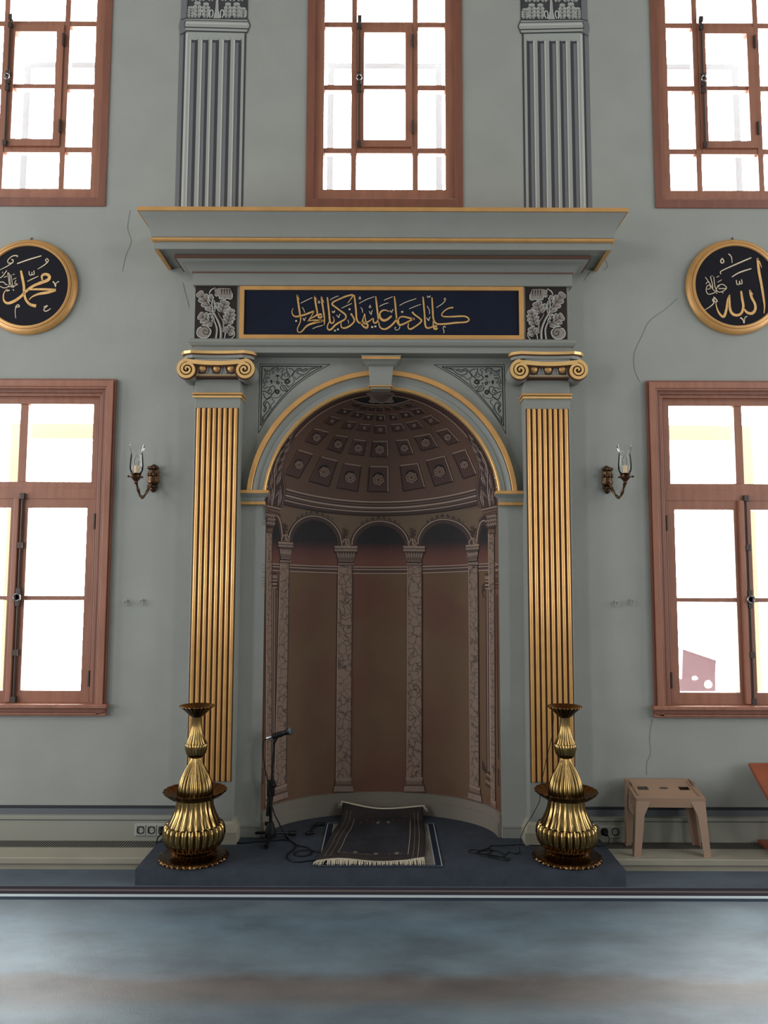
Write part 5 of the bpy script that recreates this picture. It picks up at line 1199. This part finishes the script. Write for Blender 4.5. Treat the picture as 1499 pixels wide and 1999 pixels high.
# ------------------------------------------------------------------ microphone and its stand
def Pm(u, v, Y=-0.06): return at(u, v, Y=Y)
hx, hy = -0.674, -0.06
ms = thing('microphone_stand', 'short black tripod microphone stand on the platform left of the rug', 'stand', (hx, hy, ZP))
for a in (-90, 28, 152):
    d = Vector((math.cos(math.radians(a)), math.sin(math.radians(a)), 0)); b = MB(); L_ = 0.165
    h0 = Vector((hx, hy, ZP+0.04)); b.tube([h0+d*0.02, h0+d*(L_-0.03)+Vector((0, 0, -0.018))], 0.008, 'black_metal'); lg = b.build('leg', ms, smooth=50)
    b = MB(); b.tube([h0+d*(L_-0.045)+Vector((0, 0, -0.016)), h0+d*L_+Vector((0, 0, -0.024))], [0.0125, 0.0145], 'black', 10); b.build('rubber_foot', lg, smooth=50)
b = MB(); b.lathe([(0.032, 0.018), (0.036, 0.03), (0.034, 0.05), (0.024, 0.085), (0.018, 0.105), (0.014, 0.108)], 'black', (hx, hy, ZP), 16); b.box(hx-0.034, hx-0.012, hy-0.012, hy+0.004, ZP+0.088, ZP+0.108, 'black'); b.build('hub', ms, smooth=40)
pj = Pm(529, 1540); pt = Pm(534.5, 1452)
b = MB(); b.tube([(hx, hy, ZP+0.09), (pj.x-0.002, hy, pj.z)], 0.0105, 'black_metal', 12); b.build('lower_tube', ms, smooth=50)
b = MB(); b.tube([(pj.x, hy, pj.z-0.05), pt], 0.0075, 'black_metal', 12); b.build('upper_tube', ms, smooth=50)
b = MB(); b.box(pj.x-0.022, pj.x+0.022, hy-0.022, hy+0.02, pj.z-0.04, pj.z+0.05, 'black'); b.tube([(pj.x-0.01, hy, pj.z-0.11), (pj.x-0.004, hy, pj.z-0.02)], 0.016, 'black', 10); b.tube([(pj.x+0.01, hy-0.01, pj.z+0.02), (pj.x+0.03, hy-0.015, pj.z+0.03)], 0.014, 'black', 10); b.tube([(pj.x-0.016, hy-0.006, pj.z-0.09), (pj.x-0.02, hy-0.006, pj.z-0.16)], 0.010, 'black', 8); b.build('clamp', ms, smooth=50, bevel=0.004)
m0, m1 = Pm(519.5, 1442), Pm(571.5, 1425.5); ax = (m1-m0).normalized(); LM = (m1-m0).length
b = MB(); cpt = m0+ax*LM*0.40
b.tube([pt, pt+Vector((0.004, 0, 0.018)), cpt-Vector((0, 0, 0.014))], [0.009, 0.012, 0.010], 'black', 10); b.tube([cpt-ax*0.028, cpt+ax*0.03], 0.0172, 'black', 14); b.build('microphone_clip', ms, smooth=50)
mc = thing('microphone', 'black handheld microphone with steel banded head held in the stand clip', 'microphone', m0)
b = MB(); b.tube([m0+ax*0.035, m0+ax*0.045, m0+ax*(LM*0.80)], [0.0095, 0.0115, 0.0165], 'black_metal', 16); b.build('handle', mc, smooth=50)
b = MB(); b.tube([m0, m0+ax*0.004, m0+ax*0.036], [0.008, 0.0105, 0.0105], 'steel', 12); b.build('plug', mc, smooth=50)
b = MB(); b.tube([m0+ax*(LM*0.80), m0+ax*(LM*0.82), m0+ax*(LM*0.86)], [0.0175, 0.0225, 0.0235], 'black_metal', 18); b.build('collar', mc, smooth=50)
M['mesh_grille'] = mat('microphone_grille', (92, 94, 98), 0.45, 0.7, bump=0.8, bscale=420)
b = MB(); hd = [(0.0235, .86), (0.0252, .89), (0.0258, .91), (0.0252, .94), (0.0215, .975), (0.013, .998), (0.002, 1.008)]
b.tube([m0+ax*(LM*f) for r, f in hd], [r for r, f in hd], 'mesh_grille', 20); gr = b.build('grille', mc, smooth=60)
b = MB(); b.tube([m0+ax*(LM*f) for f in (.898, .902, .918, .922)], [0.0255, 0.0268, 0.0268, 0.0255], 'steel', 20); b.build('band', gr, smooth=40)

def floor_cable(pts, r=0.0042, z=ZP+0.004):
    return [at(u, v, Z=z) for u, v in [tuple(p) for p in crm(pts, 4)]], r
def rp_(pts): return cr(pts, 6.667, 470, 1400)
c1 = [Pm(519, 1442.5), Pm(515, 1445, -0.06), Pm(513, 1455, -0.065), Pm(513.5, 1475, -0.07), Pm(517, 1500, -0.08), Pm(522, 1522, -0.085), Pm(526, 1545, -0.09), Pm(531, 1575, -0.085), Pm(536, 1590, -0.1)]
c1 += [Pm(545, 1608, -0.11), Pm(555, 1628, -0.13)]
fl_, _ = floor_cable(rp_([(600, 1570), (650, 1610), (715, 1660), (800, 1680), (880, 1705), (920, 1750), (890, 1790), (800, 1810), (720, 1800), (695, 1775), (740, 1745), (850, 1730), (960, 1745), (1040, 1760)]))
b = MB(); b.tube(c1+fl_, 0.0045, 'black', 6)
fl_, _ = floor_cable(rp_([(-110, 1625), (0, 1640), (200, 1622), (400, 1610), (560, 1598), (650, 1615), (715, 1660), (690, 1720), (610, 1780), (600, 1830), (650, 1870), (760, 1885), (900, 1868), (1000, 1860)]))
b.tube(fl_, 0.0045, 'black', 6)
tag(b.build('microphone_cable', smooth=60), 'black microphone cable hanging from the stand and looping beside the rug', 'cable')
# black strap lying on the carpet
fl_, _ = floor_cable([(602, 1627), (606, 1622), (612, 1614), (620, 1609), (634, 1608.5)], z=ZP+0.012)
b = MB(); b.tube(fl_, [0.006]*(len(fl_)//2)+[0.011]*(len(fl_)-len(fl_)//2), 'black', 8); fl_, _ = floor_cable([(597, 1627), (604, 1626), (613, 1625)], z=ZP+0.012); b.tube(fl_, 0.010, 'black', 8)
tag(b.build('microphone_clamp', smooth=60), 'small bent black clip lying on the carpet left of the rug', 'clip')
# thin wire of the right candlestick with its heap of loops
def rk(pts): return cr(pts, 7.5, 900, 1600)
b = MB()
dish = Vector((1.066-0.07, -0.35+0.07, ZP+0.85))
w_ = [dish, at(1081, 1398, Y=-0.25), at(1077, 1440, Y=-0.24), at(1067, 1480, Y=-0.23), at(1058, 1522, Y=-0.22), at(1055, 1545, Y=-0.2), at(1053, 1565, Y=-0.2), at(1040, 1590, Y=-0.2), at(1024, 1615, Y=-0.2), at(1017, 1633, Y=-0.2), at(1014.5, 1655, Z=ZP+0.02)]
w2, _ = floor_cable(rk([(858, 480), (800, 500), (710, 475), (670, 495), (630, 545), (700, 560), (715, 580), (680, 602), (560, 580), (420, 555), (300, 525), (215, 490), (130, 480), (115, 455), (170, 438), (300, 455), (450, 450), (560, 470), (620, 510), (640, 540), (540, 545), (400, 520), (260, 490), (330, 440), (420, 420), (450, 455), (380, 520), (500, 560), (620, 590), (690, 590), (600, 550), (470, 520), (350, 500), (200, 495), (300, 450), (410, 410), (440, 382), (600, 380), (780, 370), (860, 365), (1100, 376), (1300, 372), (1500, 350), (1700, 320)]), z=ZP+0.003)
b.tube(w_+w2, 0.0022, 'black', 5)
sk = at(1178, 1618, Y=-0.05); e0 = w2[-1]
b.tube([e0, Vector((1.30, -0.16, ZP+0.004)), Vector((1.36, -0.14, ZP+0.004)), Vector((1.372, -0.11, 0.098)), Vector((1.39, -0.075, 0.10)), sk+Vector((0.02, -0.02, -0.03)), sk], 0.0028, 'black', 5)
tag(b.build('lamp_wire', smooth=60), 'thin black wire heaped in loops on the carpet beside the right candlestick', 'wire')
# ------------------------------------------------------------------ wall sockets
def socket(u0, n, pitch, v0, v1, plugs, label):
    Y = -0.030; a = at(u0, v1, Y=Y); z0, z1 = zat(v1, Y), zat(v0, Y); w = pitch/1500*4.87
    t = thing('power_socket', label, 'socket', (a.x+w*n/2, Y, (z0+z1)/2), 'power sockets in the wall base')
    b = MB(); b.box(a.x-0.005, a.x+w*n+0.005, Y-0.007, Y+0.004, z0-0.003, z1+0.003, 'socket'); b.build('plate', t, bevel=0.003)
    for i in range(n):
        c = Vector((a.x+w*(i+0.5), Y-0.009, (z0+z1)/2)); b = MB(); b.ring((c.x-w*.44, c.x+w*.44, c.z-w*.44, c.z+w*.44), (c.x-.022, c.x+.022, c.z-.022, c.z+.022), Y-0.011, Y-0.005, 'socket')
        b.tube([(c.x+0.021*math.cos(q), Y-0.010, c.z+0.021*math.sin(q)) for q in [2*PI*j/20 for j in range(21)]], 0.0035, 'grille_dark', 6)
        b.face([(c.x+0.019*math.cos(2*PI*j/20), Y-0.0078, c.z+0.019*math.sin(2*PI*j/20)) for j in range(20)], 'socket'); 
        for dx in (-.0085, .0085): b.face([(c.x+dx+.003*math.cos(2*PI*j/8), Y-0.0082, c.z+.003*math.sin(2*PI*j/8)) for j in range(8)], 'grille_dark')
        b.build('outlet', t, fix=False)
        if i in plugs:
            k = thing('power_plug', 'black round plug in the %s socket behind the candlestick' % ('left' if u0 < 700 else 'right'), 'plug', c)
            b = MB(); b.tube([(c.x, Y-0.008, c.z), (c.x, Y-0.03, c.z-0.002), (c.x+0.004, Y-0.045, c.z-0.012)], [0.020, 0.018, 0.010], 'black', 12); b.build('head', k, smooth=50)
            if u0 < 700:
                b = MB(); b.tube([(c.x+0.004, Y-0.045, c.z-0.012), (c.x-0.012, Y-0.06, c.z-0.03), (c.x-0.014, Y-0.07, c.z-0.06), (c.x+0.004, Y-0.075, ZP+0.006), (c.x+0.03, -0.10, ZP+0.004), (c.x+0.12, -0.13, ZP+0.004), (c.x+0.3, -0.16, ZP+0.004), (c.x+0.42, -0.12, ZP+0.004)], 0.004, 'black', 6); b.build('cord', k, smooth=60)
socket(264.5, 3, 20.3, 1609.5, 1632, (2,), 'white triple power socket on the wall base left of the left candlestick')
socket(1168.5, 2, 20.6, 1610, 1633, (0,), 'white double power socket on the wall base left of the stool')

# ------------------------------------------------------------------ wall sconces
def sconce(u, xoff, label):
    c = at(u, 935, Y=0.0); t = thing('wall_sconce', label, 'wall lamp', (c.x, 0, c.z), 'wall sconces beside the niche')
    b = MB(); zt, zb = zat(908), zat(963); H = zt-zb
    prof = [(0.0, 0.004), (0.05, 0.014), (0.12, 0.022), (0.18, 0.026), (0.25, 0.016), (0.3, 0.03), (0.4, 0.036), (0.5, 0.03), (0.58, 0.034), (0.66, 0.03), (0.72, 0.034), (0.78, 0.026), (0.84, 0.03), (0.9, 0.022), (0.96, 0.014), (1.0, 0.004)]
    rows = []
    for f, r in prof: rows.append([(c.x+r*(1+0.12*math.cos(7*a))*math.cos(a), -0.004-r*0.75*max(0, math.sin(a)), zb+H*f) for a in [PI*j/20 for j in range(21)]])
    b.grid(rows, 'antique')
    for f, r in ((0.2, 0.011), (0.62, 0.012), (0.86, 0.012)):
        for a in (0.5, 1.2, 1.9, 2.6): b.ball((c.x+0.03*math.cos(a), -0.012-0.022*math.sin(a), zb+H*f), r, 'antique', 8)
    b.build('backplate', t, smooth=50)
    cx, cy, cz = c.x+xoff, -0.15, c.z-0.008
    b = MB(); A = Vector((c.x+xoff*0.1, -0.03, c.z-0.03)); pts = []
    ctrl = [(A.x, A.z, 0), (c.x+xoff*0.25, c.z-0.075, .25), (c.x+xoff*0.55, c.z-0.125, .5), (c.x+xoff*0.8, c.z-0.12, .72), (cx-xoff*0.04, c.z-0.07, .9), (cx, cz-0.025, 1)]
    for p in crm([(q[0]*1000, q[1]*1000) for q in ctrl], 6): pts.append(p)
    n = len(pts); b.tube([(p.x/1000, -0.03-(0.12)*(i/(n-1)), p.y/1000) for i, p in enumerate(pts)], [0.008+0.002*math.sin(i*0.9) for i in range(n)], 'antique', 8)
    b.ball((c.x+xoff*0.6, -0.10, c.z-0.13), 0.011, 'antique', 8); b.build('arm', t, smooth=50)
    b = MB(); b.lathe([(0.006, -0.045), (0.012, -0.036), (0.010, -0.028), (0.022, -0.014), (0.030, -0.004), (0.040, 0.0), (0.041, 0.004), (0.03, 0.008), (0.026, 0.016), (0.034, 0.020), (0.033, 0.023), (0.008, 0.024)], 'antique', (cx, cy, cz), 24)
    cup = b.build('cup', t, smooth=45)
    for a in range(3):
        q = 2*PI*a/3+(PI if xoff < 0 else 0); b = MB(); b.tube([(cx+0.032*math.cos(q), cy-0.032*math.sin(q), cz+0.004), (cx+0.052*math.cos(q), cy-0.052*math.sin(q), cz+0.004)], [0.004, 0.007], 'antique', 8); b.build('thumbscrew', cup, smooth=50)
    b = MB(); b.lathe([(0.0125, 0.022), (0.0125, 0.072), (0.009, 0.074)], 'cream', (cx, cy, cz), 16); b.build('candle_sleeve', t, smooth=40)
    b = MB(); b.lathe([(0.008, 0.072), (0.012, 0.084), (0.0145, 0.098), (0.012, 0.114), (0.006, 0.132), (0.001, 0.142)], 'lampglass', (cx, cy, cz), 16); b.build('bulb', t, smooth=60)
    b = MB(); pr = [(0.022, 0.020), (0.034, 0.030), (0.0405, 0.046), (0.0415, 0.075), (0.039, 0.11), (0.036, 0.140), (0.036, 0.158), (0.042, 0.182), (0.052, 0.204)]; m = 48
    rows = [[(cx+r*(1+(0.07*math.cos(6*a) if z > .17 else 0))*math.cos(a), cy+r*(1+(0.07*math.cos(6*a) if z > .17 else 0))*math.sin(a), cz+z+(0.010*math.cos(6*a) if z > .19 else 0)) for a in [2*PI*j/m for j in range(m)]] for r, z in pr]
    b.grid(rows, 'lampglass', True); sh = b.build('glass_shade', t, smooth=60, fix=False)
sconce(300, -0.064, 'bronze wall sconce with clear glass tulip shade, left of the niche')
sconce(1184, 0.072, 'bronze wall sconce with clear glass tulip shade, right of the niche')

# little ring hooks on the wall
for u, v, lab in ((246, 1175, 'small white ring hook below the left sconce, the one nearer the window'), (277, 1174, 'small white ring hook below the left sconce, the one nearer the niche'), (1203, 1177, 'small white ring hook below the right sconce, the one nearer the niche'), (1233, 1174, 'small white ring hook below the right sconce, the one nearer the window')):
    p = at(u, v, Y=0); t = thing('ring_hook', lab, 'hook', (p.x, 0, p.z), 'ring hooks on the wall')
    b = MB(); b.tube([(p.x, 0.002, p.z+0.006), (p.x, -0.006, p.z+0.006)], 0.010, 'socket', 12); b.tube([(p.x, -0.004, p.z+0.006), (p.x, -0.02, p.z+0.004)], 0.003, 'steel', 6); b.build('rose', t, smooth=50)
    b = MB(); b.tube([(p.x+0.013*math.cos(a), -0.016-0.004*math.sin(a), p.z-0.006+0.017*math.sin(a)) for a in [2*PI*j/16 for j in range(17)]], 0.0028, 'socket', 6); b.build('ring', t, smooth=60)

# ------------------------------------------------------------------ plastic stool
stl = thing('plastic_stool', 'low tan plastic stool standing on the marble ledge right of the niche', 'stool', (1.72, -0.12, 0.07))
# seat corners (x, y, z): the seat rises a little to the back
SFL, SFR, SBL, SBR = at(1242, 1558, Y=-0.205), at(1376, 1559, Y=-0.205), at(1219, 1520, Y=-0.045), at(1345, 1520, Y=-0.045)
def sp(s, t, dz=0): p = (SFL*(1-s)+SFR*s)*(1-t)+(SBL*(1-s)+SBR*s)*t; return Vector((p.x, p.y, p.z+dz))
b = MB(); b.mi('stool')
outl = [(0, 0), (1, 0), (1, 1), (0, 1)]; hol = [[(0.11, 0.42), (0.27, 0.42), (0.27, 0.62), (0.11, 0.62)], [(0.73, 0.42), (0.89, 0.42), (0.89, 0.62), (0.73, 0.62)], [(0.5+0.075*math.cos(2*PI*j/20), 0.53+0.07*math.sin(2*PI*j/20)) for j in range(20)]]
lp = [outl]+hol; ft = [p for l in lp for p in l]
for tri in tessellate_polygon([[Vector((x, y, 0)) for x, y in l] for l in lp]):
    b.face([sp(*ft[i]) for i in tri], 'stool'); b.face([sp(*ft[i], -0.006) for i in tri], 'stool')
for h in lp:
    for i in range(len(h)):
        p, q = h[i], h[(i+1) % len(h)]; b.face([sp(*p), sp(*q), sp(*q, -0.006), sp(*p, -0.006)], 'stool')
seat = b.build('seat', stl)
for s_ in (0.055, 0.945):
    b = MB(); b.tube([sp(s_, 0.12, 0.002), sp(s_, 0.88, 0.002)], 0.006, 'stool', 8); b.build('raised_rib', seat, smooth=50)
feet = {'fl': (at(1238, 1673, Z=0.07), SFL), 'fr': (at(1388, 1674, Z=0.07), SFR), 'bl': (at(1219, 1650, Z=0.07), SBL), 'br': (at(1364, 1650, Z=0.07), SBR)}
# aprons: front/back with an arched lower edge, lattice sides
def apron(p, q, h, name, lattice=False):
    b = MB(); d = (q-p); n = 16; nrm = Vector((d.y, -d.x, 0)).normalized()*0.004
    if not lattice:
        rows = []
        for i in range(n+1):
            f = i/n; e = min(f, 1-f); drop = h+max(0, 0.13-e)**2*5.0
            rows.append([p+d*f+nrm, p+d*f+nrm+Vector((0, 0, -drop)), p+d*f-nrm+Vector((0, 0, -drop)), p+d*f-nrm, p+d*f+nrm])
        b.grid(rows, 'stool')
    else:
        b.hexa([p+nrm+Vector((0, 0, -0.03)), p+nrm, p-nrm+Vector((0, 0, -0.03)), p-nrm, q+nrm+Vector((0, 0, -0.03)), q+nrm, q-nrm+Vector((0, 0, -0.03)), q-nrm], 'stool')
        lo = -0.135
        for sd in (1, -1):
            for i in range(-3, 9):
                f0 = i/8; pts = []
                for j in range(7):
                    f = f0+sd*j/6*0.45
                    if 0 <= f <= 1: pts.append(p+d*f+Vector((0, 0, -0.03+(lo+0.03)*j/6)))
                if len(pts) > 1: b.tube(pts, 0.003, 'stool', 5)
        b.tube([p+Vector((0, 0, lo)), p+d*0.5+Vector((0, 0, lo+0.008)), q+Vector((0, 0, lo))], 0.005, 'stool', 6)
    return b.build(name, stl, smooth=40 if lattice else None)
apron(SFL, SFR, 0.052, 'front_apron'); apron(SBL, SBR, 0.052, 'back_apron'); apron(SFL, SBL, 0.05, 'side_lattice', True); apron(SFR, SBR, 0.05, 'side_lattice', True)
for k, (ft_, tp) in feet.items():              # L-shaped splayed legs
    sx = 1 if k[1] == 'l' else -1; sy = 1 if k[0] == 'f' else -1; b = MB(); W1, W2, T_ = 0.058, 0.040, 0.006
    def Lsec(c, w): return [c, c+Vector((sx*w, 0, 0)), c+Vector((sx*w, sy*T_, 0)), c+Vector((sx*T_, sy*T_, 0)), c+Vector((sx*T_, sy*w*0.85, 0)), c+Vector((0, sy*w*0.85, 0))]
    rows = [Lsec(tp+(ft_-tp)*f, W1+(W2-W1)*f+max(0, 0.3-f)*0.12) for f in (0.0, 0.1, 0.2, 0.3, 0.6, 1.0)]
    b.grid(rows, 'stool', True); b.face(rows[-1], 'stool'); b.face(rows[0], 'stool'); b.build('leg', stl)

# ------------------------------------------------------------------ lectern at the right edge
lc = thing('wooden_lectern', 'orange brown wooden lectern with sloping top, cut off by the right edge', 'lectern', (2.5, -0.2, 0.07))
b = MB(); nz = Vector((0, -0.54, 0.84))*0.022; P = [Vector((2.258, -0.06, 0.557)), Vector((2.258, -0.44, 0.312)), Vector((2.76, -0.06, 0.557)), Vector((2.76, -0.44, 0.312))]
b.hexa([P[1]-nz, P[1], P[0]-nz, P[0], P[3]-nz, P[3], P[2]-nz, P[2]], 'lectern'); b.build('sloping_top', lc, bevel=0.004)
b = MB(); b.box(2.305, 2.72, -0.30, -0.04, 0.07, 0.095, 'lectern'); b.build('base', lc, bevel=0.004)
b = MB(); b.box(2.47, 2.55, -0.27, -0.19, 0.095, 0.42, 'lectern'); b.build('post', lc, bevel=0.004)

# ------------------------------------------------------------------ what shows through the windows
M['out_brown'] = mat('weathered_red_board', (88, 72, 79), 0.8, var=0.08, vscale=5)
YB = 0.5; b = MB(); zsill = LW_Z0+0.031
def xz(u, v): p = at(u, v, Y=YB); return (p.x, p.z)
ol = [xz(*p) for p in ((1333, 1267), (1398, 1289), (1396.5, 1310), (1397, 1352), (1327, 1352), (1327, 1326), (1331, 1326))]; ol = [(x, max(z, zsill)) for x, z in ol]; hs = [[xz(1357+6.5*math.cos(a), 1324+4*math.sin(a)) for a in [2*PI*j/16 for j in range(16)]], [xz(1383+8*math.cos(a), 1336+8*math.sin(a)) for a in [2*PI*j/16 for j in range(16)]]]
lps = [ol]+hs; ft = [p for l in lps for p in l]
for tri in tessellate_polygon([[Vector((x, z, 0)) for x, z in l] for l in lps]):
    for y in (YB, YB+0.03): b.face([(ft[i][0], y, ft[i][1]) for i in tri], 'out_brown')
for l in lps:
    for i in range(len(l)):
        p, q = l[i], l[(i+1) % len(l)]; b.face([(p[0], YB, p[1]), (q[0], YB, q[1]), (q[0], YB+0.03, q[1]), (p[0], YB+0.03, p[1])], 'out_brown')
pb = b.build('perforated_board'); tag(pb, 'reddish brown board with round holes standing in the deep recess behind the lower right window', 'board')
